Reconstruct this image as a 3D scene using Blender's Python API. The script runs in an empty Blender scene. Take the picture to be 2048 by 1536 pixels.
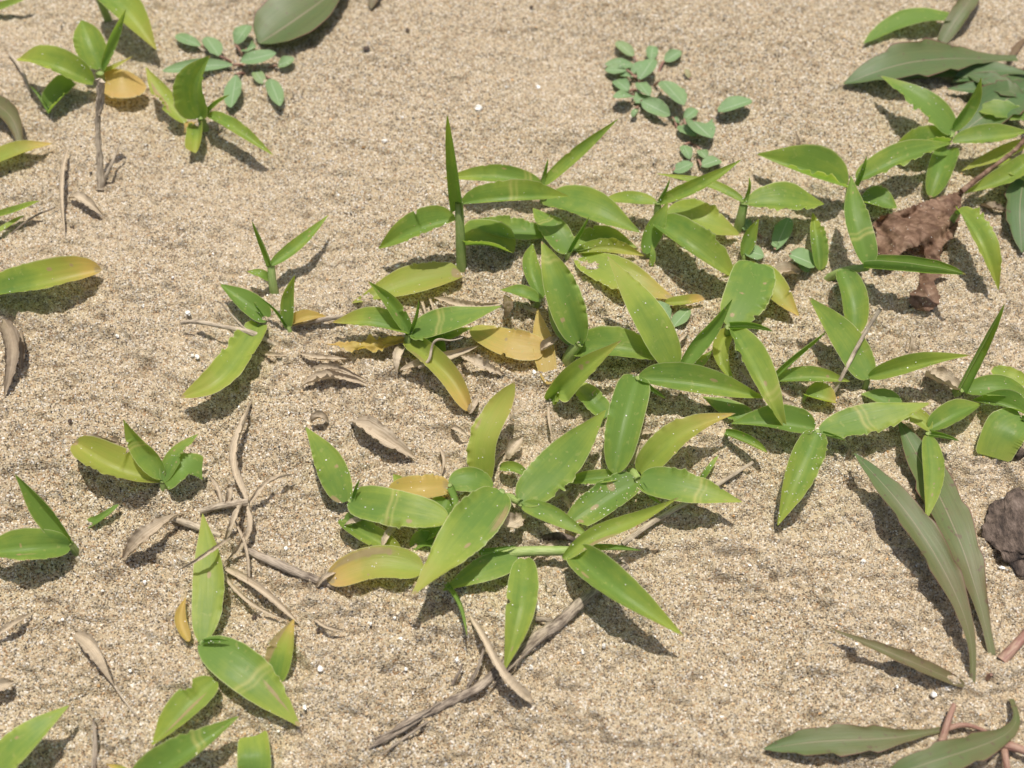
import bpy, math, random
import numpy as np
from mathutils import Vector
random.seed(7); RNG = np.random.default_rng(7)
scene = bpy.context.scene
col = scene.collection

# ------------------------------------------------------------------ camera
DIST, DEP, HFOV = 0.42, math.radians(59), math.radians(50)
FPX = 1024 / math.tan(HFOV / 2)
CAM = np.array([0.0, -DIST * math.cos(DEP), DIST * math.sin(DEP)])
FWD = np.array([0.0, math.cos(DEP), -math.sin(DEP)])
RIGHT = np.array([1.0, 0, 0]); UPV = np.cross(RIGHT, FWD)
cam_d = bpy.data.cameras.new('camera'); cam = bpy.data.objects.new('camera', cam_d); col.objects.link(cam)
cam.location = CAM; cam.rotation_euler = (math.radians(90) - DEP, 0, 0)
cam_d.sensor_width = 36; cam_d.lens = 18 / math.tan(HFOV / 2)
cam_d.clip_start = 0.01; cam_d.clip_end = 500
cam_d.dof.use_dof = True; cam_d.dof.focus_distance = 0.405; cam_d.dof.aperture_fstop = 9.0
scene.camera = cam

def ray(x, y):
    d = FWD + RIGHT * ((x - 1024) / FPX) + UPV * ((768 - y) / FPX)
    return d / np.linalg.norm(d)

def project(P):
    q = np.asarray(P) - CAM
    z = q @ FWD
    return np.stack([1024 + FPX * (q @ RIGHT) / z, 768 - FPX * (q @ UPV) / z], -1)

# ------------------------------------------------------------------ light
LDIR = ray(960, 2780)                       # the way sunlight travels: almost straight down
SUNDIR = -LDIR
world = bpy.data.worlds.new('World'); scene.world = world; world.use_nodes = True
wn = world.node_tree; wn.nodes.clear()
wo = wn.nodes.new('ShaderNodeOutputWorld'); wb = wn.nodes.new('ShaderNodeBackground'); ws = wn.nodes.new('ShaderNodeTexSky')
ws.sky_type = 'NISHITA'; ws.sun_disc = False
ws.sun_elevation = math.asin(SUNDIR[2]); ws.sun_rotation = math.atan2(SUNDIR[0], SUNDIR[1])
ws.air_density = 1.0; ws.dust_density = 4.0; ws.ozone_density = 1.0
wb.inputs['Strength'].default_value = 0.085
wn.links.new(ws.outputs[0], wb.inputs[0]); wn.links.new(wb.outputs[0], wo.inputs[0])
sun_d = bpy.data.lights.new('sun', 'SUN'); sun_d.energy = 4.0; sun_d.angle = math.radians(0.8); sun_d.color = (1.0, 0.95, 0.87)
sun = bpy.data.objects.new('sun', sun_d); col.objects.link(sun)
sun.rotation_euler = Vector(LDIR).to_track_quat('-Z', 'Y').to_euler(); sun.location = (0, 0, 3)
vs = scene.view_settings
vs.view_transform = 'Standard'; vs.look = 'None'; vs.exposure = 0.30; vs.gamma = 1.0; vs.use_curve_mapping = False
scene.render.engine = 'CYCLES'
scene.cycles.max_bounces = 8; scene.cycles.diffuse_bounces = 4; scene.cycles.transmission_bounces = 4

# ------------------------------------------------------------------ node helpers
def new_mat(name):
    m = bpy.data.materials.new(name); m.use_nodes = True
    nt = m.node_tree; nt.nodes.clear()
    return m, nt, nt.nodes.new('ShaderNodeOutputMaterial')
class NB:
    def __init__(s, nt): s.nt = nt
    def n(s, t, **kw):
        nd = s.nt.nodes.new(t)
        for k, v in kw.items(): setattr(nd, k, v)
        return nd
    def link(s, a, b): s.nt.links.new(a, b)
    def put(s, sock, v):
        if hasattr(v, 'is_linked') or isinstance(v, bpy.types.NodeSocket): s.nt.links.new(v, sock)
        else: sock.default_value = v
    def math(s, op, a, b=0.0, c=None, clamp=False):
        nd = s.n('ShaderNodeMath', operation=op, use_clamp=clamp)
        s.put(nd.inputs[0], a); s.put(nd.inputs[1], b)
        if c is not None: s.put(nd.inputs[2], c)
        return nd.outputs[0]
    def mix(s, f, a, b, blend='MIX'):
        nd = s.n('ShaderNodeMix', data_type='RGBA', blend_type=blend)
        s.put(nd.inputs[0], f)
        s.put(nd.inputs[6], (*a, 1) if isinstance(a, tuple) and len(a) == 3 else a)
        s.put(nd.inputs[7], (*b, 1) if isinstance(b, tuple) and len(b) == 3 else b)
        return nd.outputs[2]
    def ramp(s, f, stops, interp='LINEAR'):
        nd = s.n('ShaderNodeValToRGB'); cr = nd.color_ramp; cr.interpolation = interp
        while len(cr.elements) < len(stops): cr.elements.new(0.5)
        for e, (p, c) in zip(cr.elements, stops): e.position = p; e.color = (*c, 1) if len(c) == 3 else c
        s.put(nd.inputs[0], f); return nd.outputs[0]
    def noise(s, vec, scale, detail=2.0, rough=0.5):
        nd = s.n('ShaderNodeTexNoise'); s.put(nd.inputs['Vector'], vec)
        nd.inputs['Scale'].default_value = scale; nd.inputs['Detail'].default_value = detail; nd.inputs['Roughness'].default_value = rough
        return nd.outputs[0]
    def attr(s, name):
        return s.n('ShaderNodeAttribute', attribute_name=name)
    def smooth(s, x, a, b):
        nd = s.n('ShaderNodeMapRange', interpolation_type='SMOOTHSTEP')
        s.put(nd.inputs[0], x); nd.inputs[1].default_value = a; nd.inputs[2].default_value = b
        return nd.outputs[0]

# ------------------------------------------------------------------ materials
def sand_material():
    m, nt, out = new_mat('sand'); b = NB(nt)
    co = b.n('ShaderNodeNewGeometry').outputs['Position']
    v1 = b.n('ShaderNodeTexVoronoi', voronoi_dimensions='3D', feature='F1'); b.put(v1.inputs['Vector'], co); v1.inputs['Scale'].default_value = 1650
    v2 = b.n('ShaderNodeTexVoronoi', voronoi_dimensions='3D', feature='F1'); b.put(v2.inputs['Vector'], co); v2.inputs['Scale'].default_value = 2600
    sep = b.n('ShaderNodeSeparateColor'); b.link(v1.outputs['Color'], sep.inputs[0])
    sep2 = b.n('ShaderNodeSeparateColor'); b.link(v2.outputs['Color'], sep2.inputs[0])
    stops = [(0.0, (0.018, 0.015, 0.013)), (0.085, (0.085, 0.065, 0.045)), (0.15, (0.30, 0.165, 0.072)), (0.22, (0.395, 0.285, 0.160)),
             (0.34, (0.465, 0.372, 0.235)), (0.55, (0.51, 0.418, 0.278)), (0.74, (0.555, 0.47, 0.335)), (0.92, (0.63, 0.57, 0.455)), (0.965, (0.85, 0.82, 0.76))]
    c1 = b.ramp(sep.outputs[0], stops, 'CONSTANT'); c2 = b.ramp(sep2.outputs[1], stops, 'CONSTANT')
    c = b.mix(0.30, c1, c2)
    c = b.mix(b.math('MULTIPLY', b.smooth(sep2.outputs[0], 0.88, 0.91), 0.85), c, (0.022, 0.018, 0.015))
    c = b.mix(b.math('MULTIPLY', b.smooth(sep.outputs[2], 0.93, 0.95), 0.55), c, (0.80, 0.77, 0.70))
    # patches where the coarse dark heavy grains gather, finer mottling painting in pit shade, paler drifts
    n1 = b.noise(co, 55, 6, 0.65); n2 = b.noise(co, 9, 3, 0.5); n3 = b.noise(co, 190, 3, 0.6)
    dark = b.math('ADD', b.math('MULTIPLY', b.smooth(n1, 0.50, 0.74), 0.20), b.math('MULTIPLY', b.smooth(n3, 0.56, 0.72), 0.15))
    c = b.mix(dark, c, (0.20, 0.145, 0.092))
    c = b.mix(b.math('MULTIPLY', b.smooth(n2, 0.35, 0.75), 0.30), c, (0.57, 0.465, 0.335))
    bs = b.n('ShaderNodeBsdfPrincipled'); b.put(bs.inputs['Base Color'], c)
    bs.inputs['Roughness'].default_value = 0.75; bs.inputs['Specular IOR Level'].default_value = 0.3
    gl = b.smooth(sep2.outputs[2], 0.93, 0.97)
    b.put(bs.inputs['Roughness'], b.math('SUBTRACT', 0.8, b.math('MULTIPLY', gl, 0.55)))
    bp = b.n('ShaderNodeBump'); bp.inputs['Strength'].default_value = 0.9; bp.inputs['Distance'].default_value = 0.0005
    hgt = b.math('SUBTRACT', b.math('MULTIPLY', sep.outputs[1], 0.5), b.math('ADD', v1.outputs['Distance'], b.math('MULTIPLY', v2.outputs['Distance'], 0.5)))
    b.put(bp.inputs['Height'], hgt); b.link(bp.outputs[0], bs.inputs['Normal'])
    b.link(bs.outputs[0], out.inputs[0]); return m

def leaf_material(name, stops, edge, edge_amt, vein, gloss, transl, spot=None, midrib=None, tr_gain=(1.3, 1.35, 0.6), vein_tint=(1.28, 1.2, 1.15)):
    """Leaf blade: colour by age attribute, pale margin, lengthwise veins, mottling, light passing through."""
    m, nt, out = new_mat(name); b = NB(nt)
    uv = b.n('ShaderNodeUVMap'); sp = b.n('ShaderNodeSeparateXYZ'); b.link(uv.outputs[0], sp.inputs[0])
    u, v = sp.outputs[0], sp.outputs[1]
    age = b.attr('age').outputs['Fac']; band = b.attr('band').outputs['Fac']
    rnd = b.n('ShaderNodeObjectInfo').outputs['Random']
    tc = b.n('ShaderNodeTexCoord').outputs['Object']
    nz = b.noise(tc, 170, 4, 0.6); nzl = b.noise(tc, 45, 2, 0.5)
    a = b.math('ADD', age, b.math('MULTIPLY', b.math('SUBTRACT', nz, 0.5), 0.30))
    a = b.math('ADD', a, b.math('MULTIPLY', b.math('SUBTRACT', nzl, 0.5), 0.30))
    a = b.math('ADD', a, b.math('MULTIPLY', b.math('SUBTRACT', rnd, 0.5), 0.10))
    cs = b.n('ShaderNodeCombineXYZ'); b.put(cs.inputs[0], b.math('MULTIPLY', u, 1.6)); b.put(cs.inputs[1], b.math('MULTIPLY', v, 7.0)); b.put(cs.inputs[2], b.math('MULTIPLY', rnd, 90.0))
    a = b.math('ADD', a, b.math('MULTIPLY', b.math('SUBTRACT', b.noise(cs.outputs[0], 1.0, 3, 0.55), 0.5), 0.24))
    c = b.ramp(b.math('MULTIPLY', a, 0.5), stops)
    # veins
    cmb = b.n('ShaderNodeCombineXYZ'); b.put(cmb.inputs[0], b.math('MULTIPLY', u, 1.2)); b.put(cmb.inputs[1], b.math('MULTIPLY', v, 46.0)); b.put(cmb.inputs[2], b.math('MULTIPLY', rnd, 40.0))
    vn = b.noise(cmb.outputs[0], 1.0, 2, 0.6)
    c = b.mix(b.math('MULTIPLY', b.smooth(vn, 0.35, 0.75), vein), c, b.mix(1.0, c, vein_tint, 'MULTIPLY'))
    # transverse pale band
    c = b.mix(b.math('MULTIPLY', band, 0.75), c, (0.50, 0.50, 0.18))
    # dried scars
    sc_ = b.attr('scar').outputs['Fac']
    sf = b.smooth(b.math('ADD', sc_, b.math('MULTIPLY', b.math('SUBTRACT', vn, 0.5), 0.7)), 0.30, 0.62)
    c = b.mix(b.math('MULTIPLY', sf, b.math('GREATER_THAN', sc_, 0.08)), c, b.mix(nz, (0.30, 0.22, 0.11), (0.56, 0.46, 0.26)))
    # margin
    av = b.math('ABSOLUTE', b.math('SUBTRACT', b.math('MULTIPLY', v, 2.0), 1.0))
    e = b.math('MULTIPLY', b.smooth(av, 0.945, 0.992), edge_amt)
    c = b.mix(e, c, edge)
    if midrib:
        c = b.mix(b.math('MULTIPLY', b.smooth(av, midrib[1], midrib[1] * 0.4), midrib[2]), c, midrib[0])
    if spot:
        ns = b.noise(tc, 420, 2, 0.5)
        c = b.mix(b.math('MULTIPLY', b.smooth(ns, 0.63, 0.72), spot[1]), c, spot[0])
    bs = b.n('ShaderNodeBsdfPrincipled'); b.put(bs.inputs['Base Color'], c)
    bs.inputs['Roughness'].default_value = gloss; bs.inputs['Specular IOR Level'].default_value = 0.32
    bp = b.n('ShaderNodeBump'); bp.inputs['Strength'].default_value = 0.35; bp.inputs['Distance'].default_value = 0.0004
    b.put(bp.inputs['Height'], b.math('ADD', vn, b.math('MULTIPLY', nz, 0.6))); b.link(bp.outputs[0], bs.inputs['Normal'])
    tr = b.n('ShaderNodeBsdfTranslucent'); b.put(tr.inputs[0], b.mix(1.0, c, tr_gain, 'MULTIPLY'))
    mx = b.n('ShaderNodeMixShader'); mx.inputs[0].default_value = transl
    b.link(bs.outputs[0], mx.inputs[1]); b.link(tr.outputs[0], mx.inputs[2])
    b.link(mx.outputs[0], out.inputs[0]); return m

GREEN_STOPS = [(0.0, (0.182, 0.300, 0.070)), (0.12, (0.330, 0.415, 0.085)), (0.27, (0.40, 0.40, 0.100)), (0.40, (0.54, 0.43, 0.135)),
               (0.53, (0.58, 0.41, 0.15)), (0.66, (0.56, 0.40, 0.21)), (0.80, (0.46, 0.36, 0.23)), (1.0, (0.33, 0.25, 0.17))]
M_GRASS = leaf_material('grass_leaf', GREEN_STOPS, (0.62, 0.64, 0.36), 0.75, 0.28, 0.40, 0.50, spot=((0.44, 0.46, 0.17), 0.35))
M_DRY = leaf_material('dry_leaf', [(0.0, (0.58, 0.50, 0.375)), (0.3, (0.52, 0.44, 0.325)), (0.6, (0.34, 0.28, 0.205)), (1.0, (0.16, 0.115, 0.08))],
                      (0.24, 0.16, 0.09), 0.7, 1.0, 0.75, 0.12, tr_gain=(1.1, 0.95, 0.8), vein_tint=(0.58, 0.53, 0.48), spot=((0.20, 0.14, 0.09), 0.45))
M_BROWN = leaf_material('brown_leaf', [(0.0, (0.19, 0.10, 0.062)), (0.3, (0.25, 0.14, 0.09)), (0.6, (0.15, 0.07, 0.042)), (1.0, (0.08, 0.035, 0.02))],
                        (0.36, 0.22, 0.14), 0.5, 0.9, 0.6, 0.22, tr_gain=(1.4, 0.8, 0.5), vein_tint=(0.5, 0.45, 0.42), spot=((0.08, 0.04, 0.025), 0.7))
M_ROSETTE = leaf_material('rosette_leaf', [(0.0, (0.080, 0.145, 0.052)), (0.2, (0.110, 0.135, 0.052)), (0.4, (0.150, 0.112, 0.060)), (0.6, (0.19, 0.115, 0.085)), (1.0, (0.26, 0.12, 0.095))],
                          (0.17, 0.065, 0.06), 0.9, 0.8, 0.44, 0.22, spot=((0.12, 0.05, 0.055), 0.5), midrib=((0.30, 0.24, 0.17), 0.04, 0.62))
M_SPURGE = leaf_material('spurge_leaf', [(0.0, (0.180, 0.285, 0.130)), (0.3, (0.24, 0.31, 0.14)), (0.6, (0.38, 0.24, 0.16)), (1.0, (0.62, 0.33, 0.17))],
                         (0.22, 0.20, 0.13), 0.4, 0.15, 0.55, 0.22, spot=((0.30, 0.38, 0.25), 0.3), midrib=((0.36, 0.44, 0.30), 0.07, 0.7))

def stem_material(name, c0, c1, rough, transl=0.0):
    m, nt, out = new_mat(name); b = NB(nt)
    uv = b.n('ShaderNodeUVMap'); sp = b.n('ShaderNodeSeparateXYZ'); b.link(uv.outputs[0], sp.inputs[0])
    rnd = b.n('ShaderNodeObjectInfo').outputs['Random']
    cmb = b.n('ShaderNodeCombineXYZ'); b.put(cmb.inputs[0], b.math('MULTIPLY', sp.outputs[0], 6.0)); b.put(cmb.inputs[1], b.math('MULTIPLY', sp.outputs[1], 14.0)); b.put(cmb.inputs[2], b.math('MULTIPLY', rnd, 50.0))
    n = b.noise(cmb.outputs[0], 1.3, 4, 0.65)
    tc = b.n('ShaderNodeTexCoord').outputs['Object']; n2 = b.noise(tc, 130, 3, 0.6)
    c = b.mix(b.smooth(b.math('ADD', b.math('MULTIPLY', n, 0.6), b.math('MULTIPLY', n2, 0.4)), 0.34, 0.64), c0, c1)
    bs = b.n('ShaderNodeBsdfPrincipled'); b.put(bs.inputs['Base Color'], c); bs.inputs['Roughness'].default_value = rough
    bs.inputs['Specular IOR Level'].default_value = 0.3
    bp = b.n('ShaderNodeBump'); bp.inputs['Strength'].default_value = 0.6; bp.inputs['Distance'].default_value = 0.0005
    b.put(bp.inputs['Height'], n); b.link(bp.outputs[0], bs.inputs['Normal'])
    b.link(bs.outputs[0], out.inputs[0]); return m
M_STEM = stem_material('grass_stem', (0.20, 0.29, 0.075), (0.30, 0.36, 0.13), 0.42)
M_TWIG = stem_material('grey_twig', (0.075, 0.055, 0.042), (0.40, 0.33, 0.25), 0.85)
M_STRAW = stem_material('straw', (0.17, 0.13, 0.092), (0.55, 0.465, 0.345), 0.78)
M_PETIOLE = stem_material('red_petiole', (0.22, 0.10, 0.08), (0.36, 0.24, 0.17), 0.5)
def bark_material():
    m, nt, out = new_mat('dark_bark'); b = NB(nt)
    tc = b.n('ShaderNodeTexCoord').outputs['Object']
    mp = b.n('ShaderNodeMapping'); b.link(tc, mp.inputs[0]); mp.inputs['Scale'].default_value = (1, .35, 1); mp.inputs['Rotation'].default_value = (0, 0, .5)
    n = b.noise(mp.outputs[0], 520, 8, 0.7); n2 = b.noise(tc, 160, 4, 0.6)
    c = b.ramp(b.math('ADD', b.math('MULTIPLY', n, .6), b.math('MULTIPLY', n2, .4)), [(0.36, (0.018, 0.013, 0.011)), (0.47, (0.085, 0.060, 0.045)), (0.58, (0.19, 0.14, 0.11)), (0.7, (0.32, 0.25, 0.205))])
    bs = b.n('ShaderNodeBsdfPrincipled'); b.put(bs.inputs['Base Color'], c); bs.inputs['Roughness'].default_value = .9
    bp = b.n('ShaderNodeBump'); bp.inputs['Strength'].default_value = 1.0; bp.inputs['Distance'].default_value = 0.002
    b.put(bp.inputs['Height'], n); b.link(bp.outputs[0], bs.inputs['Normal'])
    b.link(bs.outputs[0], out.inputs[0]); return m
M_BARK = bark_material()

def grain_material():
    m, nt, out = new_mat('loose_grain'); b = NB(nt)
    bs = b.n('ShaderNodeBsdfPrincipled'); b.link(b.attr('grain_colour').outputs['Color'], bs.inputs['Base Color'])
    bs.inputs['Roughness'].default_value = 0.45; bs.inputs['Specular IOR Level'].default_value = 0.5
    b.link(bs.outputs[0], out.inputs[0]); return m
M_GRAIN = grain_material()
def shell_material():
    m, nt, out = new_mat('white_shell'); b = NB(nt)
    tc = b.n('ShaderNodeTexCoord').outputs['Object']
    c = b.ramp(b.noise(tc, 900, 3), [(0.3, (0.70, 0.66, 0.58)), (0.6, (0.82, 0.81, 0.78))])
    bs = b.n('ShaderNodeBsdfPrincipled'); b.put(bs.inputs['Base Color'], c); bs.inputs['Roughness'].default_value = 0.4
    b.link(bs.outputs[0], out.inputs[0]); return m
M_SHELL = shell_material()

# ------------------------------------------------------------------ the sand surface
_TAB = {}
def vnoise(x, y, cell, seed):
    if seed not in _TAB: _TAB[seed] = np.random.default_rng(seed).random((256, 256)) * 2 - 1
    T = _TAB[seed]
    X = x / cell + 1000.37; Y = y / cell + 1000.71
    xi = np.floor(X).astype(np.int64); yi = np.floor(Y).astype(np.int64)
    fx = X - xi; fy = Y - yi
    fx = fx * fx * fx * (fx * (fx * 6 - 15) + 10); fy = fy * fy * fy * (fy * (fy * 6 - 15) + 10)
    g = lambda a, c: T[a & 255, c & 255]
    return (g(xi, yi) * (1 - fx) + g(xi + 1, yi) * fx) * (1 - fy) + (g(xi, yi + 1) * (1 - fx) + g(xi + 1, yi + 1) * fx) * fy

MOUNDS = []          # (x, y, radius, height) filled below, before any use
def ground0(x, y):
    x = np.asarray(x, float); y = np.asarray(y, float)
    z = 0.0036 * vnoise(x, y, 0.085, 1) + 0.0036 * vnoise(x + .3 * y, y, 0.034, 2) + 0.0018 * vnoise(x + y * .5, y * 1.5 - x * .2, 0.0155, 3)
    for mx, my, r, h in MOUNDS:
        z = z + h * np.exp(-((x - mx) ** 2 + (y - my) ** 2) / (r * r))
    return z
BANKS = []
def ground_fine(x, y):
    st = lambda n, a, w: np.clip((n - a) / w + .5, 0, 1)
    z = 0.0014 * vnoise(x + .35 * y, y * 1.7, 0.0085, 4)
    amp = 1.0 - .65 * np.clip((y - .0) / .13, 0, 1); z = z * amp
    # broken crust: small raised flakes with abrupt edges
    j1 = .25 * vnoise(x, y, 0.0022, 21)
    z = z - .0012 * amp + amp * (0.0017 * st(vnoise(x + .4 * y, y * 1.8, 0.011, 15) + j1, .18, .16) + 0.0013 * st(vnoise(x - .2 * y, y * 1.6, 0.0062, 16) + j1, .30, .16))
    z = z - amp * 0.0028 * np.clip(vnoise(x, y * 1.4, 0.0058, 14) - .28, 0, 1) + (.4 + .6 * amp) * 0.0010 * vnoise(x, y * 1.3, 0.0031, 5) + 0.00030 * vnoise(x, y, 0.0016, 6)
    for bx, by, r, h in BANKS:
        z = z + h * np.exp(-((x - bx) ** 2 + (y - by) ** 2) / (r * r))
    return z
def px(x, y, h_mm=0.0):
    """The point h_mm above the sand on the line through a photo pixel."""
    d = ray(x, y); h = (h_mm * .74 if h_mm < 20 else 14.8 + (h_mm - 20) * 1.05) * 0.001
    z = h
    for _ in range(5):
        P = CAM + d * ((z - CAM[2]) / d[2])
        z = h + float(ground0(P[0], P[1]))
    return CAM + d * ((z - CAM[2]) / d[2])
for (mx, my, r, h) in [(570, 640, .014, 3.0), (1190, 560, .012, 2.5), (940, 700, .014, 2.0), (1120, 770, .012, 2.0), (1870, 770, .016, 4.0),
                       (470, 1160, .016, 1.5), (1040, 900, .02, -2.0), (820, 1000, .02, 1.5), (700, 720, .02, -2.0), (1660, 470, .02, 2.0), (560, 1300, .015, 2.0)]:
    P = px(mx, my); MOUNDS.append((P[0], P[1], r, h * .001))

rb = random.Random(3)
for (bx, by) in [(923, 546), (816, 700), (1132, 722), (1078, 604), (1103, 802), (1355, 742), (1277, 775), (1458, 690), (1511, 545), (1312, 455), (1292, 510), (1476, 464), (1486, 515), (1086, 400),
                 (1140, 510), (1692, 425), (1648, 556), (1735, 768), (1549, 766), (1920, 790), (1636, 880), (1455, 875), (1857, 885), (1888, 288), (142, 1100), (170, 1056), (331, 992), (404, 1300), (556, 1362),
                 (549, 596), (577, 658), (534, 642), (520, 656), (700, 1020), (900, 985), (968, 960), (1002, 992), (1258, 940), (1283, 946), (945, 1110), (845, 1142), (402, 258), (196, 178), (202, 380),
                 (1944, 1368), (1985, 1312), (1888, 1458), (500, 1010), (660, 1168), (730, 1500), (1060, 1408), (930, 1380), (2030, 1130), (1850, 625), (330, 1040), (950, 690), (1190, 540), (780, 990)]:
    P = px(bx, by); BANKS.append((P[0], P[1], rb.uniform(.0035, .0075), rb.uniform(.0008, .0022)))

def mesh_from(name, verts, faces, mat, parent=None, loc=(0, 0, 0), smooth=True, uv=None, attrs=None):
    me = bpy.data.meshes.new(name)
    verts = np.asarray(verts, np.float32) - np.asarray(loc, np.float32)
    faces = np.asarray(faces, np.int32); nf, k = faces.shape
    me.vertices.add(len(verts)); me.vertices.foreach_set('co', verts.ravel())
    me.loops.add(nf * k); me.loops.foreach_set('vertex_index', faces.ravel())
    me.polygons.add(nf); me.polygons.foreach_set('loop_start', np.arange(nf, dtype=np.int32) * k)
    me.polygons.foreach_set('use_smooth', np.full(nf, smooth))
    me.update(calc_edges=True)
    if uv is not None:
        l = me.uv_layers.new(name='UVMap'); l.data.foreach_set('uv', np.asarray(uv, np.float32)[faces.ravel()].ravel())
    for an, (typ, data) in (attrs or {}).items():
        at = me.attributes.new(an, typ, 'POINT')
        at.data.foreach_set('color' if typ == 'FLOAT_COLOR' else 'value', np.asarray(data, np.float32).ravel())
    me.materials.append(mat)
    o = bpy.data.objects.new(name, me); col.objects.link(o)
    if parent is not None: o.parent = parent
    else: o.location = loc
    return o

def tag(o, label=None, cat=None, group=None, kind=None):
    if label: o['label'] = label
    if cat: o['category'] = cat
    if group: o['group'] = group
    if kind: o['kind'] = kind
    return o

def grid_faces(nu, nv, wrap=False):
    i = np.arange(nu - 1)[:, None]; jn = nv if wrap else nv - 1
    j = np.arange(jn)[None, :]; j2 = (j + 1) % nv
    return np.stack([i * nv + j, i * nv + j2, (i + 1) * nv + j2, (i + 1) * nv + j], -1).reshape(-1, 4)

def build_ground():
    s = 0.0007
    def axis(a, b_, far):
        core = np.arange(a, b_, s); ext = [];  d = s
        while sum(ext) < far: d *= 1.55; ext.append(d)
        e = np.cumsum(ext)
        return np.concatenate([(a - e)[::-1], core, core[-1] + e])
    xs = axis(-0.285, 0.285, 60); ys = axis(-0.18, 0.255, 60)
    X, Y = np.meshgrid(xs, ys, indexing='ij')
    inside = np.clip(1 - np.maximum(np.maximum(np.abs(X) - .285, Y - .255), -.18 - Y) / 0.05, 0, 1)
    Z = ground0(X, Y) + ground_fine(X, Y) * inside
    J = RNG.normal(size=X.shape)
    Z = Z + J * 0.00028 * inside
    X = X + RNG.uniform(-.2, .2, X.shape) * s * (inside > .99); Y = Y + RNG.uniform(-.2, .2, X.shape) * s * (inside > .99)
    V = np.stack([X, Y, Z], -1).reshape(-1, 3)
    o = mesh_from('sand_ground', V, grid_faces(len(xs), len(ys))[:, ::-1], M_SAND, smooth=True)
    tag(o, 'pale tan beach sand with tiny pits, ripples and dark specks', 'sand', kind='structure')
    return o
M_SAND = sand_material()
build_ground()

# ------------------------------------------------------------------ splines, blades, tubes
def spline(P, n):
    P = np.asarray(P, float)
    if len(P) == 2: P = np.stack([P[0], (P[0] + P[1]) / 2, P[1]])
    d = np.concatenate([[0], np.cumsum(np.linalg.norm(np.diff(P, axis=0), axis=1))]); t = d / d[-1]
    # natural cubic through the points
    m = len(P); A = np.zeros((m, m)); B = np.zeros((m, 3)); h = np.diff(t)
    A[0, 0] = A[-1, -1] = 1
    for i in range(1, m - 1):
        A[i, i - 1] = h[i - 1]; A[i, i] = 2 * (h[i - 1] + h[i]); A[i, i + 1] = h[i]
        B[i] = 6 * ((P[i + 1] - P[i]) / h[i] - (P[i] - P[i - 1]) / h[i - 1])
    M = np.linalg.solve(A, B); u = np.linspace(0, 1, n)
    k = np.clip(np.searchsorted(t, u, 'right') - 1, 0, m - 2)
    hk = h[k][:, None]; a = (t[k + 1] - u)[:, None]; b = (u - t[k])[:, None]
    return (M[k] * a ** 3 + M[k + 1] * b ** 3) / (6 * hk) + (P[k] / hk - M[k] * hk / 6) * a + (P[k + 1] / hk - M[k + 1] * hk / 6) * b

def unit(a): return a / np.maximum(np.linalg.norm(a, axis=-1, keepdims=True), 1e-12)
def frames(C):
    T = unit(np.gradient(C, axis=0))
    t = (np.abs(T[:, 2:3])) ** 3
    ref = np.array([0, 0, 1.0]) * (1 - t) + np.array([0.0, -0.85, 0.5]) * t
    S = unit(np.cross(T, ref)); N = np.cross(S, T)
    return T, S, N

SHAPES = {
    'lance': ([0, .03, .08, .16, .28, .42, .56, .70, .82, .91, .97, 1], [.24, .50, .72, .88, .99, 1, .90, .68, .42, .22, .10, .012]),
    'blunt': ([0, .03, .08, .18, .32, .5, .68, .82, .92, .97, 1], [.25, .55, .78, .94, 1, 1, .93, .80, .58, .36, .05]),
    'strap': ([0, .05, .2, .5, .75, .9, 1], [.55, .75, .95, 1, .8, .45, .03]),
    'oval':  ([0, .08, .2, .4, .6, .8, .92, 1], [.12, .45, .8, 1, .98, .78, .48, .08]),
    'spoon': ([0, .12, .25, .4, .6, .75, .88, .96, 1], [.12, .14, .22, .5, .9, 1, .85, .5, .08]),
    'rosette': ([0, .1, .22, .36, .5, .66, .8, .92, 1], [.20, .22, .42, .75, .98, 1, .78, .42, .03]),
    'spike': ([0, .2, .5, .75, .92, 1], [1, 1, .85, .6, .3, .06]),
    'husk':  ([0, .1, .25, .45, .6, .8, .92, 1], [.12, .5, .9, 1, .85, .5, .22, .02]),
    'rag':   ([0, .06, .16, .32, .48, .58, .68, .78, .88, .96, 1], [.10, .55, .92, 1, .90, .66, .46, .44, .62, .52, .12]),
    'flare': ([0, .1, .3, .5, .65, .8, .93, 1], [.25, .5, .6, .62, .8, 1, .8, .25]),
    'flag':  ([0, .04, .12, .25, .45, .65, .8, .92, 1], [.05, .12, .30, .60, .95, 1, .92, .74, .3]),
    'cut':   ([0, .1, .4, .8, .95, 1], [.6, .8, 1, .95, .9, .75]),
}
LEAF_SURF = []       # (points, normal) samples used later to strew grains

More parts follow.
